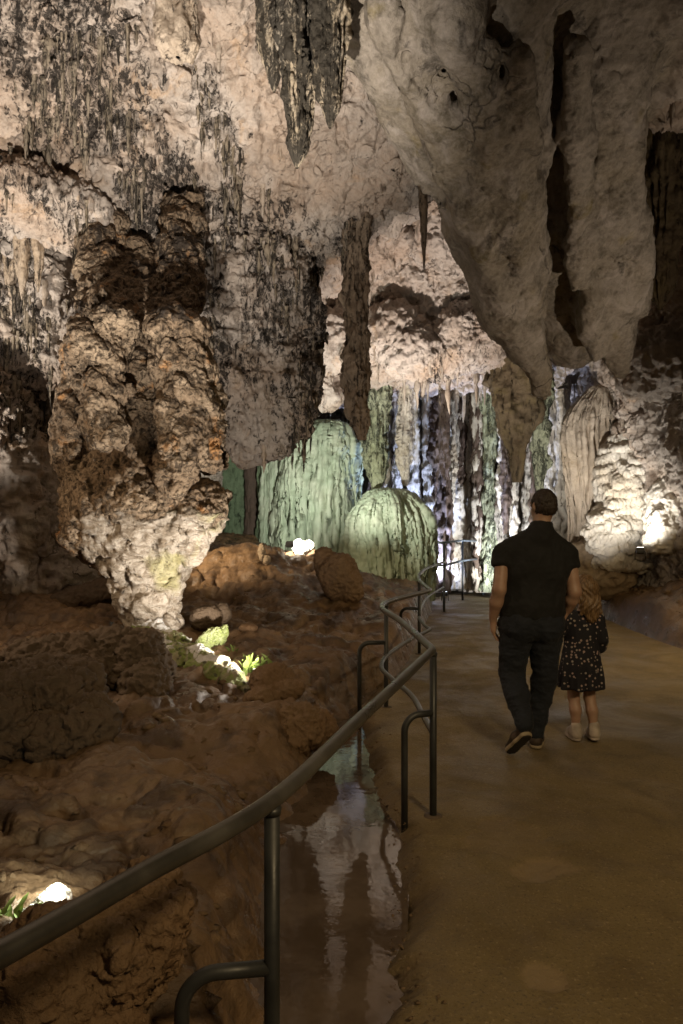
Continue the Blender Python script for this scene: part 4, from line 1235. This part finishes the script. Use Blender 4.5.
part_tube('top_rail', np.vstack([spline(top1, 120), spline(top2, 220)[1:]]).tolist(), .0215, M['rail'], hr, O_, 18)
H2 = .45
low = [(.495, 3.89, H2), (.48, 4.3, H2), (.46, 4.75, H2), (.36, 5.3, H2), (.315, 5.65, H2), (.36, 6.05, H2), (.52, 6.6, H2), (.72, 7.15, H2), (.925, 7.65, H2), (.945, 7.78, H2), (.925, 8.1, H2), (.945, 8.75, H2), (1.12, 10.0, H2), (1.35, 11.2, H2), (1.82, 12.86, H2)]
part_tube('lower_rail', low, .018, M['rail'], hr, O_, 14, 200)
M['rust'] = plain('muddy_flange', (.10, .07, .045), .8, 0, .5, 60)
for (x, y, off, hh) in ((-.171, 1.77, (-.215, -.03), .49), (.495, 3.89, (-.16, -.06), .56), (.384, 6.2, (-.23, -.02), .56), (.945, 8.75, (-.22, .06), .55), (1.84, 12.9, None, 0)):
    g = min(float(gz([x], [y])[0]), 0.0)
    g0 = float(gz([x], [y])[0]) - .12
    p = part_tube('post', [(x, y, g0), (x, y, .3), (x, y, H - .012)], .0195, M['post'], hr, O_, 16)
    V, Q = tube_mesh([(x, y, -.03), (x, y, .006), (x, y, .010)], [.055, .05, .024], 18)
    if y > 3: obj('flange', V - O_, Q, M['rust'], p)
    cvv, cqq = tube_mesh([(x, y, H - .034), (x, y, H - .016)], [.0215, .024], 16)
    obj('collar', cvv - O_, cqq, M['post'], p)
    if off is not None:
        dx, dy = off
        L = math.hypot(dx, dy); ux, uy = dx / L, dy / L
        R_ = .085
        pts = [(x, y, hh), (x + ux * (L - R_), y + uy * (L - R_), hh)]
        for k in range(1, 9):
            a = k / 8 * math.pi / 2
            pts.append((x + ux * (L - R_ + R_ * math.sin(a)), y + uy * (L - R_ + R_ * math.sin(a)), hh - R_ + R_ * math.cos(a)))
        gx = float(gz([x + dx], [y + dy])[0]) - .1
        pts += [(x + dx, y + dy, hh * .5), (x + dx, y + dy, gx)]
        part_tube('brace', pts, .0185, M['post'], hr, O_, 14)

br = empty('barrier', (1.9, 13.2, 0), 'thin blue grey pipe barrier across the far end of the path', 'barrier')
ob = np.array([1.9, 13.2, 0])
A, B = np.array([1.88, 13.2, 0]), np.array([3.15, 16.0, 0]); A2 = np.array([1.6, 12.3, 0])
for p in (A, B, (A + B) / 2 + np.array([.0, .35, 0])):
    z = 1.24 if p is not B else 1.2
    part_tube('post', [(p[0], p[1], -.15), (p[0], p[1], .5), (p[0], p[1], 1.24)], .022, M['steel'] if p is B else M['post'], br, ob, 12)
for h in (1.24, .82):
    part_tube('rail', [(A[0] - .12, A[1] - .05, h), (A[0], A[1], h), tuple(((A + B) / 2 + np.array([0, .35, h])).tolist()), (B[0], B[1], h - .04 * (h > 1))], .022, M['steel'], br, ob, 12)

st = empty('stone_steps', (3.05, 17.0, 0), 'short flight of pale stone steps behind the far barrier', 'steps')
for i in range(5):
    V, Q = box_mesh((.1, .28 * i, .11 + .21 * i), (.42, .16, .105 + .0 * i))
    V2, Q2 = box_mesh((.1, .28 * i - .01, .2 + .21 * i), (.44, .17, .022))
    o = obj('step', *join([(V, Q), (V2, Q2)]), M['stairs'], st, smooth=False); bevel(o, .012)
# ------------------------------------------------------------ people
def skin_mat(name, col, col2):
    t = NT(name)
    n = t.noise(t.co, 14, 4, .6)
    c = t.mix(t.ramp(n, .35, .68), col, col2)
    t.set(Base_Color=c, Roughness=.5, Normal=t.bump(t.noise(t.co, 160, 3, .6), .15, .002))
    t.bsdf.inputs['Subsurface Weight'].default_value = .12
    t.bsdf.inputs['Subsurface Radius'].default_value = (.012, .005, .003)
    return t.m
M['skin'] = skin_mat('light_skin', (.42, .27, .195), (.36, .215, .15))
def cloth(name, col, bump=.4, rough=.85, scale=220, var=.3):
    t = NT(name)
    n = t.noise(t.co, 9, 5, .6); w = t.noise(t.mapping(t.co, (1, 1, 2)), scale, 2, .5)
    c = t.mix(t.ramp(n, .3, .7), tuple(x * (1 - var) for x in col), tuple(x * (1 + var) for x in col))
    b = t.bump(t.noise(t.co, 13, 4, .55), .35, .02); b = t.bump(w, bump, .002, b)
    t.set(Base_Color=c, Roughness=rough, Normal=b)
    t.bsdf.inputs['Sheen Weight'].default_value = .03
    return t.m
M['shirt'] = cloth('black_jersey', (.007, .007, .0075))
M['jeans'] = cloth('dark_denim', (.009, .012, .019))
M['hair_dark'] = cloth('dark_brown_hair', (.022, .013, .008), .8, .5, 300)
M['shoe'] = plain('dark_shoe_leather', (.05, .033, .022), .6, 0, .3, 80)
M['sole'] = plain('pale_rubber_sole', (.36, .29, .19), .7, 0, .2, 80)
M['tread'] = plain('dark_rubber_tread', (.03, .025, .02), .8, 0, .6, 40)
M['girl_shoe'] = plain('whitish_trainer', (.45, .38, .32), .6, 0, .3, 80)
def dress_mat():
    t = NT('floral_dress')
    vo = t.n.new('ShaderNodeTexVoronoi'); t.l.new(t.co, vo.inputs['Vector']); vo.inputs['Scale'].default_value = 38; vo.inputs['Randomness'].default_value = .85
    rad = t.math('ADD', .12, t.math('MULTIPLY', t.noise(t.co, 30, 2, .5), .36))
    f = t.math('LESS_THAN', vo.outputs['Distance'], rad)
    n = t.n.new('ShaderNodeSeparateColor'); t.l.new(vo.outputs['Color'], n.inputs[0])
    pick = t.math('GREATER_THAN', n.outputs[0], .38)
    petal = t.mix(t.ramp(n.outputs[1], .3, .7), (.36, .26, .24), (.32, .28, .25))
    c = t.mix(t.math('MULTIPLY', f, pick), (.010, .009, .014), petal)
    core = t.math('LESS_THAN', vo.outputs['Distance'], .07)
    c = t.mix(t.math('MULTIPLY', core, pick), c, (.16, .08, .04))
    t.set(Base_Color=c, Roughness=.85, Normal=t.bump(t.noise(t.co, 15, 4, .55), .3, .015))
    return t.m
M['dress'] = dress_mat()
def hair_mat():
    t = NT('light_brown_hair')
    s = t.noise(t.mapping(t.co, (1, 1, .12)), 110, 4, .6, .3)
    c = t.mix(t.ramp(s, .35, .65), (.09, .052, .024), (.27, .17, .085))
    t.set(Base_Color=c, Roughness=.42, Normal=t.bump(s, .6, .006))
    return t.m
M['hair_blonde'] = hair_mat()
M['eye'] = plain('eye_white', (.6, .58, .55), .2)

def mesh_sdf(name, fn, lo, hi, vox, mat, parent, disp=(), sub=0, attrs=None, label=None):
    V, Q = surface_nets(fn, lo, hi, vox)
    V = relax(V, Q, 2, .45)
    for _ in range(sub):
        V, Q = subdivide(V, Q); V = relax(V, Q, 1, .3)
    for kind, freq, amp, octv, stretch, seed in disp:
        N = normals(V, Q)
        V = V + N * (amp * (fbm if kind == 'f' else ridged)(V, freq, octv, .5, seed, stretch))[:, None]
    o = obj(name, V, Q, mat, parent, attrs={k: f(V) for k, f in (attrs or {}).items()})
    if label: o['label'] = label
    return o

def U(prims, k):
    f = prims[0]
    for p in prims[1:]:
        f = smin(f, p, k)
    return f

def hand(P, wrist, tip_dir, side, palm_n, size, curl, fr):
    """palm and five fingers. tip_dir: along the hand; side: towards the thumb; palm_n: the way the palm faces"""
    w = np.array(wrist, float); d = np.array(tip_dir, float); d /= np.linalg.norm(d)
    s = np.array(side, float); s -= d * (s @ d); s /= np.linalg.norm(s)
    n = np.array(palm_n, float); n -= d * (n @ d); n -= s * (n @ s); n /= np.linalg.norm(n)
    L = size
    palm_end = w + d * L * .52
    f = sd_cone(P, w + d * L * .06, palm_end - d * L * .06 + s * L * .08, L * .125, L * .115)
    f = smin(f, sd_cone(P, w + d * L * .1, palm_end - d * L * .06 - s * L * .12, L * .12, L * .11), .01)
    fl = [.46, .52, .48, .38]
    for i in range(4):
        b = palm_end + s * L * (.19 - .127 * i) - d * L * (.02 + .012 * abs(i - 1))
        cl = fl[i] * L
        p = b; ang = 0
        segs = (.45, .31, .24)
        for j, sg in enumerate(segs):
            ang += curl * (.7, 1.0, .7)[j]
            q = p + (d * math.cos(ang) + n * math.sin(ang)) * cl * sg
            r0 = fr * (1.0, .94, .86)[j]; r1 = fr * (.94, .86, .74)[j]
            f = smin(f, sd_cone(P, p, q, r0, r1), .003)
            p = q
    tb = w + d * L * .14 + s * L * .16
    t1 = tb + (d * .62 + s * .62 + n * .35) * L * .2
    t2 = t1 + (d * .85 + s * .15 + n * .45) * L * .19
    t3 = t2 + (d * .9 - s * .05 + n * .45) * L * .13
    f = smin(f, sd_cone(P, tb, t1, fr * 1.5, fr * 1.15), .008)
    f = smin(f, sd_cone(P, t1, t2, fr * 1.1, fr), .003)
    f = smin(f, sd_cone(P, t2, t3, fr, fr * .8), .003)
    return f

def rot2(P, c, ang):
    q = P - np.asarray(c, dtype=np.float32)
    ca, sa = math.cos(ang), math.sin(ang)
    return np.stack([q[:, 0] * ca + q[:, 1] * sa, -q[:, 0] * sa + q[:, 1] * ca, q[:, 2]], 1)

def head_sdf(P, c, yaw, s):
    """head of half height .118*s facing +y in its own frame, turned by yaw"""
    q = rot2(P, c, yaw) / s
    f = sd_ell(q, (0, -.012, .012), (.077, .095, .106))
    f = smin(f, sd_ell(q, (0, .03, -.045), (.058, .066, .070)), .03)
    f = smin(f, sd_ell(q, (0, .078, -.088), (.026, .022, .024)), .02)
    f = smin(f, sd_cone(q, (0, .094, .012), (0, .114, -.026), .009, .014), .008)
    f = smin(f, sd_ell(q, (0, .093, -.060), (.024, .010, .009)), .006)
    f = smin(f, sd_cone(q, (-.045, .080, .028), (.045, .080, .028), .010, .010), .012)
    for sx in (-1, 1):
        f = smax(f, -sd_ell(q, (sx * .032, .099, .008), (.014, .012, .009)), .008)
        f = smin(f, sd_ell(q, (sx * .080, -.004, -.004), (.010, .020, .031)), .006)
    return f * s

# ---------------------------------------------------------------- man
man = empty('person', (1.331, 5.03, 0), 'man in black polo shirt and dark jeans walking away, holding a girl by the hand', 'person')
HC = (.075, -.005, 1.702); HYAW = .38
LS, LE, LW = (-.207, 0, 1.368), (-.246, -.075, 1.13), (-.268, .02, .925)
RS, RE, RW = (.258, 0, 1.362), (.284, -.035, 1.11), (.268, .045, .98)
def legs(P, g):
    f = U([sd_cone(P, (-.105, 0, .88), (-.128, .06, .53), .108 + g, .072 + g), sd_cone(P, (-.128, .06, .53), (-.118, -.075, .38), .072 + g, .066 + g)], .03)
    f = smin(f, sd_cone(P, (-.118, -.075, .38), (-.10, -.20, .235), .066 + g, .047 + g), .03)
    r = U([sd_cone(P, (.095, 0, .88), (.098, .05, .49), .108 + g, .070 + g), sd_cone(P, (.098, .05, .49), (.042, .06, .10), .070 + g, .046 + g)], .03)
    return f, r
def man_body(P):
    h = head_sdf(P, HC, HYAW, 1.0)
    f = smin(h, sd_cone(P, (.070, -.02, 1.63), (.045, -.025, 1.47), .057, .066), .02)
    f = smin(f, sd_ell(P, (.02, 0, 1.27), (.20, .11, .21)), .04)
    f = smin(f, sd_ell(P, (0, .01, .98), (.185, .12, .17)), .06)
    f = smin(f, sd_cone(P, (-.15, 0, 1.37), (.20, 0, 1.37), .055, .055), .04)
    l, r = legs(P, -.012)
    f = smin(f, smin(l, r, .01), .03)
    for S, E, W in ((LS, LE, LW), (RS, RE, RW)):
        a = sd_cone(P, (np.array(S) + np.array([0, 0, -.02])).tolist(), E, .050, .047)
        a = smin(a, sd_cone(P, E, (np.array(E) * .55 + np.array(W) * .45).tolist(), .046, .046), .02)
        a = smin(a, sd_cone(P, (np.array(E) * .55 + np.array(W) * .45).tolist(), W, .046, .031), .02)
        f = smin(f, a, .02)
    f = smin(f, hand(P, LW, (.08, .22, -.97), (.25, .95, .2), (1, -.2, .1), .195, .32, .0105), .008)
    f = smin(f, hand(P, RW, (-.42, .45, -.80), (.1, .8, .5), (-.6, -.3, -.7), .185, .55, .0105), .008)
    # feet inside the shoes
    f = smin(f, sd_cone(P, (-.10, -.20, .21), (-.155, -.12, .09), .034, .028), .02)
    f = smin(f, sd_cone(P, (.04, .06, .09), (.085, .21, .045), .036, .03), .02)
    return f
mesh_sdf('body', man_body, (-.36, -.34, .0), (.40, .36, 1.85), .0075, M['skin'], man)
for sx in (-1, 1):
    q = np.array([sx * .032, .090, .008]); c, s = math.cos(HYAW), math.sin(HYAW)
    p = np.array([q[0] * c - q[1] * s, q[0] * s + q[1] * c, q[2]]) + np.array(HC)
    mesh_sdf('eye', lambda P: np.linalg.norm(P - p.astype(np.float32), axis=1) - .0105, p - .02, p + .02, .004, M['eye'], man)
def man_hair(P):
    q = rot2(P, HC, HYAW)
    f = sd_ell(q, (0, -.014, .014), (.084, .102, .112))
    f = smax(f, -(q[:, 2] + .062 - .55 * (q[:, 1] + .03) * (q[:, 1] > -.03) - .0 * q[:, 0]), .012)   # hairline drops to the nape
    f = smax(f, -(.075 - q[:, 1] + .45 * (q[:, 2] - .03)) * -1 - .0 if False else q[:, 1] - .055 - .35 * (q[:, 2] - .03), .012)
    for sx in (-1, 1):
        f = smax(f, -(np.linalg.norm((q - np.array([sx * .085, .005, -.005])) / np.array([1, 1, 1.5]), axis=1) - .024), .008)
    return f
mesh_sdf('hair', man_hair, (-.06, -.16, 1.58), (.21, .16, 1.85), .006, M['hair_dark'], man, (('f', 45, .006, 3, (1, 1, .6), 3), ('f', 120, .003, 2, (1, 1, .5), 4)), 1)
def shirt(P):
    f = sd_ell(P, (.025, 0, 1.27), (.232, .135, .235))
    f = smin(f, sd_ell(P, (-.002, .015, 1.03), (.222, .155, .19)), .07)
    f = smin(f, sd_cone(P, (.0, .01, 1.0), (0, .01, .86), .0, .0, (1, .7, 1)) - .215, .03)
    f = smin(f, sd_cone(P, (.05, -.02, 1.49), (-.170, -.005, 1.388), .078, .066), .04)
    f = smin(f, sd_cone(P, (.06, -.02, 1.49), (.222, -.005, 1.384), .078, .066), .04)
    f = smin(f, sd_cone(P, (.050, -.02, 1.47), (.066, -.018, 1.60), .078, .063), .035)
    for S, E in ((LS, LE), (RS, RE)):
        S = np.array(S); E = np.array(E); m = S + (E - S) * .34
        a = sd_cone(P, S, m, .064, .060)
        dd = (E - S) / np.linalg.norm(E - S)
        a = smax(a, (P - m.astype(np.float32)) @ dd.astype(np.float32), .01)
        f = smin(f, a, .035)
    f = smax(f, -(P[:, 2] - .935 - .02 * P[:, 0]), .008)
    f = smax(f, P[:, 2] - 1.588 + .12 * P[:, 1], .008)
    return f
mesh_sdf('polo_shirt', shirt, (-.37, -.25, .88), (.42, .25, 1.66), .0085, M['shirt'], man, (('r', 4.5, .010, 3, (1, 1, .7), 31), ('f', 12, .005, 3, (1, 1, 1), 35)), 1)
def jeans(P):
    l, r = legs(P, .008)
    f = smin(l, r, .02)
    f = smin(f, sd_ell(P, (-.003, -.005, .90), (.205, .140, .135)), .04)
    f = smin(f, sd_ell(P, (-.085, -.065, .87), (.10, .085, .10)), .03)
    f = smin(f, sd_ell(P, (.085, -.065, .87), (.10, .085, .10)), .03)
    l2 = (P - np.array([-.10, -.20, .235], dtype=np.float32)) @ np.array([.03, -.5, -.84], dtype=np.float32)
    f = np.where(P[:, 0] < -.02, smax(f, np.where(P[:, 2] < .3, l2 - .045, -1), .01), smax(f, .055 - P[:, 2], .01))
    return smax(f, P[:, 2] - .985, .01)
mesh_sdf('jeans', jeans, (-.30, -.36, .0), (.30, .25, 1.02), .0085, M['jeans'], man, (('r', 5.0, .008, 3, (1, 1, 1.8), 41), ('f', 13, .006, 3, (1, 1, 1.3), 45)), 1)
def belt(P):
    f = np.abs(sd_ell(P, (-.003, -.005, .955), (.212, .148, .3))) - .004
    return smax(f, np.abs(P[:, 2] - .955) - .018, .003)

def shoe(heel, toe, up, name, parent, body_mat, sole_mat, tread_mat, L=.285, W=.05):
    """shoe built flat along +y then turned so that it runs from heel to toe"""
    h = np.array(heel, float); y = np.array(toe, float) - h; y /= np.linalg.norm(y)
    z = np.array(up, float); z -= y * (z @ y); z /= np.linalg.norm(z)
    x = np.cross(y, z)
    Rm = np.stack([x, y, z], 1)
    def upper(P):
        f = sd_cone(P, (0, L * .16, .05), (0, L * .45, .052), .043, .043, (W / .05, 1, 1))
        f = smin(f, sd_cone(P, (0, L * .5, .045), (0, L * .83, .034), .042, .033, (W / .045, 1, 1)), .03)
        f = smin(f, sd_cone(P, (0, L * .17, .05), (0, L * .19, .10), .042, .039), .02)
        return smax(f, .018 - P[:, 2], .004)
    def sole(P):
        f = sd_box(P, (0, L * .5, .013), (W * .86, L * .5, .014), .012)
        r = smin(sd_cone(P, (0, L * .17, .013), (0, L * .4, .013), .044 * W / .05, .040 * W / .05), sd_cone(P, (0, L * .5, .013), (0, L * .80, .013), .043 * W / .05, .047 * W / .05), .03)
        return smax(r, np.abs(P[:, 2] - .014) - .014, .004)
    def turn(o):
        me = o.data
        co = np.empty(len(me.vertices) * 3, dtype=np.float32); me.vertices.foreach_get('co', co)
        co = co.reshape(-1, 3) @ Rm.T.astype(np.float32) + h.astype(np.float32)
        me.vertices.foreach_set('co', co.astype(np.float32).ravel()); me.update()
    u = mesh_sdf(name, upper, (-.08, -.03, -.01), (.08, L + .04, .17), .006, body_mat, parent); turn(u)
    so = mesh_sdf('sole', sole, (-.08, -.04, -.01), (.08, L + .04, .05), .005, sole_mat, u); turn(so)
    def tread(P):
        r = smin(sd_cone(P, (0, L * .17, 0), (0, L * .4, 0), .037 * W / .05, .033 * W / .05), sd_cone(P, (0, L * .5, 0), (0, L * .80, 0), .036 * W / .05, .040 * W / .05), .03)
        return smax(r, np.abs(P[:, 2]) - .004 - .0015 * np.sin(P[:, 1] * 260), .002)
    tr = mesh_sdf('tread', tread, (-.07, -.03, -.012), (.07, L + .03, .012), .004, tread_mat, u); turn(tr)
    return u
shoe((-.082, -.258, .185), (-.180, -.085, .0), (-.1, .70, .70), 'shoe', man, M['shoe'], M['sole'], M['tread'])
shoe((.022, .0, .004), (.118, .25, .004), (0, 0, 1), 'shoe', man, M['shoe'], M['sole'], M['tread'])

# ---------------------------------------------------------------- girl
girl = empty('person', (1.753, 5.27, 0), 'small girl with long light brown hair, dark floral dress and white trainers', 'person')
GH = (.028, 0, 1.098); GY = .12
gLS, gLE, gLW = (-.105, 0, .895), (-.162, -.02, .79), (-.165, -.085, .915)
gRS, gRE, gRW = (.122, 0, .895), (.150, -.015, .735), (.142, .055, .635)
def girl_body(P):
    f = head_sdf(P, GH, GY, .92)
    f = smin(f, sd_cone(P, (.022, -.01, 1.02), (.012, -.012, .93), .036, .042), .015)
    f = smin(f, sd_ell(P, (.008, 0, .80), (.105, .07, .15)), .03)
    f = smin(f, sd_ell(P, (.005, 0, .60), (.105, .075, .12)), .05)
    f = smin(f, sd_cone(P, (-.085, 0, .895), (.10, 0, .895), .035, .035), .02)
    for S, E, W in ((gLS, gLE, gLW), (gRS, gRE, gRW)):
        f = smin(f, smin(sd_cone(P, S, E, .034, .027), sd_cone(P, E, W, .027, .020), .012), .012)
    f = smin(f, hand(P, gLW, (.05, -.35, .9), (.3, -.8, -.2), (-.8, -.5, .1), .12, .5, .0072), .005)
    f = smin(f, hand(P, gRW, (-.05, .25, -.95), (-.3, .9, .1), (-1, 0, .1), .125, .35, .0072), .005)
    for hx, kx, ky, ax, ay, az in ((-.052, -.048, .02, -.040, -.01, .085), (.062, .068, .02, .078, -.035, .10)):
        f = smin(f, sd_cone(P, (hx, 0, .54), (kx, ky, .31), .062, .041), .02)
        f = smin(f, sd_cone(P, (kx, ky, .31), (kx * .5 + ax * .5, ky * .5 + ay * .5 - .012, .22), .040, .041), .015)
        f = smin(f, sd_cone(P, (kx * .5 + ax * .5, ky * .5 + ay * .5 - .012, .22), (ax, ay, az), .041, .027), .015)
        f = smin(f, sd_cone(P, (ax, ay, az - .02), (ax, ay + .09, az - .055), .024, .02), .01)
    return f
mesh_sdf('body', girl_body, (-.25, -.22, .0), (.24, .20, 1.23), .0065, M['skin'], girl)
for sx in (-1, 1):
    q = np.array([sx * .032, .090, .008]) * .92; c, s = math.cos(GY), math.sin(GY)
    p = np.array([q[0] * c - q[1] * s, q[0] * s + q[1] * c, q[2]]) + np.array(GH)
    mesh_sdf('eye', lambda P: np.linalg.norm(P - p.astype(np.float32), axis=1) - .0095, p - .02, p + .02, .004, M['eye'], girl)
def girl_hair(P):
    q = rot2(P, GH, GY)
    f = sd_ell(q, (0, -.010, .012), (.082, .098, .104))
    f = smax(f, q[:, 1] - .045 - .5 * (q[:, 2] - .02), .012)
    f = smin(f, sd_cone(q, (0, -.055, 0), (.004, -.078, -.10), .076, .072, (1, .62, 1)), .03)
    f = smin(f, sd_cone(q, (.004, -.078, -.10), (.012, -.082, -.185), .072, .05, (1, .5, 1)), .03)
    f = smin(f, sd_cone(q, (-.045, -.06, -.06), (-.052, -.075, -.16), .03, .018, (1, .6, 1)), .02)
    f = smin(f, sd_cone(q, (.060, -.05, -.06), (.080, -.065, -.155), .032, .018, (1, .6, 1)), .02)
    th = np.arctan2(q[:, 0], -q[:, 1] + .05)
    return f - .006 * np.sin(th * 22 + 6 * np.sin(q[:, 2] * 28)) * sstep(.10, -.02, q[:, 2])
mesh_sdf('hair', girl_hair, (-.12, -.20, .86), (.20, .14, 1.23), .005, M['hair_blonde'], girl, (('f', 40, .004, 3, (1, 1, .18), 51), ('f', 110, .002, 2, (1, 1, .12), 52)), 1)
def dress(P):
    z = P[:, 2]
    t = np.clip((.94 - z) / .56, 0, 1)
    rx = np.interp(t, [0, .1, .3, .45, .7, 1], [.07, .108, .118, .122, .145, .158])
    ry = np.interp(t, [0, .1, .3, .45, .7, 1], [.05, .070, .085, .088, .115, .132])
    th = np.arctan2(P[:, 0] / .15, P[:, 1] / .12)
    fold = (.010 * np.sin(th * 9 + .7) + .006 * np.sin(th * 15)) * sstep(.35, 1, t)
    f = (np.sqrt((P[:, 0] / rx) ** 2 + ((P[:, 1] + .004) / ry) ** 2) - 1) * np.minimum(rx, ry) - fold
    f = smin(f, sd_cone(P, (-.10, 0, .895), (.115, 0, .895), .045, .045), .025)
    for S, E, W, k in ((gLS, gLE, gLW, .45), (gRS, gRE, gRW, .55)):
        S, E, W = np.array(S), np.array(E), np.array(W)
        f = smin(f, sd_cone(P, S, E, .047, .040), .015)
        f = smin(f, sd_cone(P, E, E + (W - E) * k, .038, .046), .008)
    f = smax(f, z - .945, .01)
    return smax(f, .385 + .01 * P[:, 0] + .006 * np.sin(th * 7) - z, .006)
mesh_sdf('dress', dress, (-.25, -.20, .33), (.24, .18, .98), .0065, M['dress'], girl, (('r', 9, .004, 3, (1, 1, .5), 61),), 1)
for ax, ay, az in ((-.040, -.01, .085), (.078, -.035, .10)):
    k = .0 if ax < 0 else .012
    shoe((ax, ay - .045, .004 + k), (ax + (-.012 if ax < 0 else .015), ay + .13, .004), (0, 0, 1), 'shoe', girl, M['girl_shoe'], M['girl_shoe'], M['tread'], .185, .040)
WARM = (1, .80, .58); NEUT = (1, .90, .78); COOL = (.62, .74, 1)
L1 = at(257, 682, grd(257, 682)) + np.array([.0, -.02, .12])
L2 = at(64, 928, grd(64, 928)) + np.array([0, 0, .10])
L3 = at(290, 553, grd(290, 559)) + np.array([0, .1, .16])
L4 = at(640, 550, 10.6) + np.array([0, 0, .05])
LIGHTS = [
    ('lamp_spill', L1 + np.array([.0, .06, .05]), L1 + np.array([-.6, .1, .05]), 7, NEUT, 175, .5, .03),
    ('lamp_spill', L2 + np.array([-.03, .03, .04]), L2 + np.array([-.4, .15, 0]), 7, (.95, 1, .85), 175, .5, .03),
    ('lamp_or_fill', L1, at(150, 430, 7.5), 360, NEUT, 130, .9, .05),
    ('lamp_or_fill', L2, at(70, -90, 7.4), 4600, NEUT, 68, 1, .05),
    ('lamp_or_fill', np.array([-5.0, 6.3, 1.0]), at(60, 60, 8.5), 1350, NEUT, 90, .9, .06),
    ('lamp_or_fill', at(512, 600, 14.2), at(470, 440, 17), 600, (.92, .95, 1), 120, .9, .06),
    ('lamp_or_fill', np.array([-4.3, 5.4, 2.7]), np.array([-.8, 7.0, .1]), 140, (1, .72, .46), 100, 1, .15),  # unseen warm fill added to lift the clay bank
    ('lamp_or_fill', L3, at(345, 470, 15), 880, (1, .98, .87), 120, .9, .06),
    ('lamp_or_fill', L4, at(640, 440, 11.5), 85, (1, .95, .86), 130, .9, .05),
    ('lamp_or_fill', at(428, 578, 15.0), at(460, 440, 17), 950, (.50, .62, 1), 150, .9, .06),
    ('lamp_or_fill', at(545, 640, 9.0), at(588, 440, 12.6), 850, (1, .93, .84), 46, 1, .06),  # unseen spot added to bring out the drapery, behind the man
    ('lamp_or_fill', at(408, 606, 10.0), at(430, 290, 12.8), 1700, (1, .86, .76), 60, .9, .08),  # unseen spot added to brighten the pale roof mass
    ('lamp_or_fill', np.array([4.6, 5.4, .6]), at(575, 230, 7.6), 330, (1, .84, .66), 66, 1, .06),
    ('lamp_or_fill', np.array([-3.1, 9.0, 2.1]), at(262, 572, 11), 480, (1, .78, .52), 60, 1, .06),  # unseen warm fill behind the pillar, added for the clay mound
    ('lamp_or_fill', np.array([2.5, -1.5, 4.5]), np.array([1.9, 4.2, 0]), 620, (1, .74, .40), 78, .7, .4),  # unseen warm fill for the path, above and behind the camera
    ('lamp_or_fill', np.array([5.0, 7.8, 2.6]), np.array([2.6, 9.0, 0]), 170, (1, .74, .40), 130, 1, .12),  # unseen dim fill added for the middle of the path
]

flood('small black floodlight hidden beside the glowing ferns', L1 - np.array([0, 0, .02]), at(150, 480, 7.5))
flood('black floodlight behind the near handrail, the brightest lamp', L2 - np.array([0, 0, .02]), at(120, 150, 8.5))
flood('floodlight on the clay mound beside the rugged boulder', L3 - np.array([0, 0, .02]), at(345, 470, 15))
flood('floodlight glaring under the tiered white flowstone', L4 - np.array([0, 0, .02]), at(632, 450, 11.5))
flood('floodlight with a bluish lens at the foot of the far columns', at(445, 592, 14.9), at(450, 440, 17), 'lens_blue')
# ------------------------------------------------------------ camera, world, lamps and added fills
cam = bpy.data.objects.new('camera', bpy.data.cameras.new('camera'))
COL.objects.link(cam)
cam.location = (0, 0, EYE); cam.rotation_euler = (math.pi / 2, 0, 0)
cam.data.sensor_fit = 'VERTICAL'; cam.data.sensor_height = 36
cam.data.lens = 36 * F / 1024
cam.data.shift_y = (HY - 512) / 1024
cam.data.clip_start = .05; cam.data.clip_end = 200
scene.camera = cam
world = bpy.data.worlds.new('World'); scene.world = world; world.use_nodes = True
bg = world.node_tree.nodes['Background']
bg.inputs[0].default_value = (1, .8, .55, 1); bg.inputs[1].default_value = .05
vs = scene.view_settings
scene.display_settings.display_device = 'sRGB'
vs.view_transform = 'Standard'; vs.look = 'None'; vs.exposure = 0; vs.gamma = 1
scene.cycles.use_denoising = True
scene.cycles.max_bounces = 6; scene.cycles.diffuse_bounces = 4; scene.cycles.glossy_bounces = 3
scene.cycles.sample_clamp_indirect = 4
scene.cycles.caustics_reflective = False; scene.cycles.caustics_refractive = False

from mathutils import Vector
def spot(name, loc, target, power, col, angle=100, blend=.8, size=.06):
    l = bpy.data.lights.new(name, 'SPOT'); l.energy = power; l.color = col
    l.spot_size = math.radians(angle); l.spot_blend = blend; l.shadow_soft_size = size
    o = bpy.data.objects.new(name, l); COL.objects.link(o)
    o.location = [float(c) for c in loc]
    d = Vector([float(t - c) for t, c in zip(target, loc)])
    o.rotation_euler = d.to_track_quat('-Z', 'Y').to_euler()
    return o
WARM = (1, .80, .58); NEUT = (1, .90, .78); COOL = (.72, .82, 1)
for args in LIGHTS:
    spot(*args)
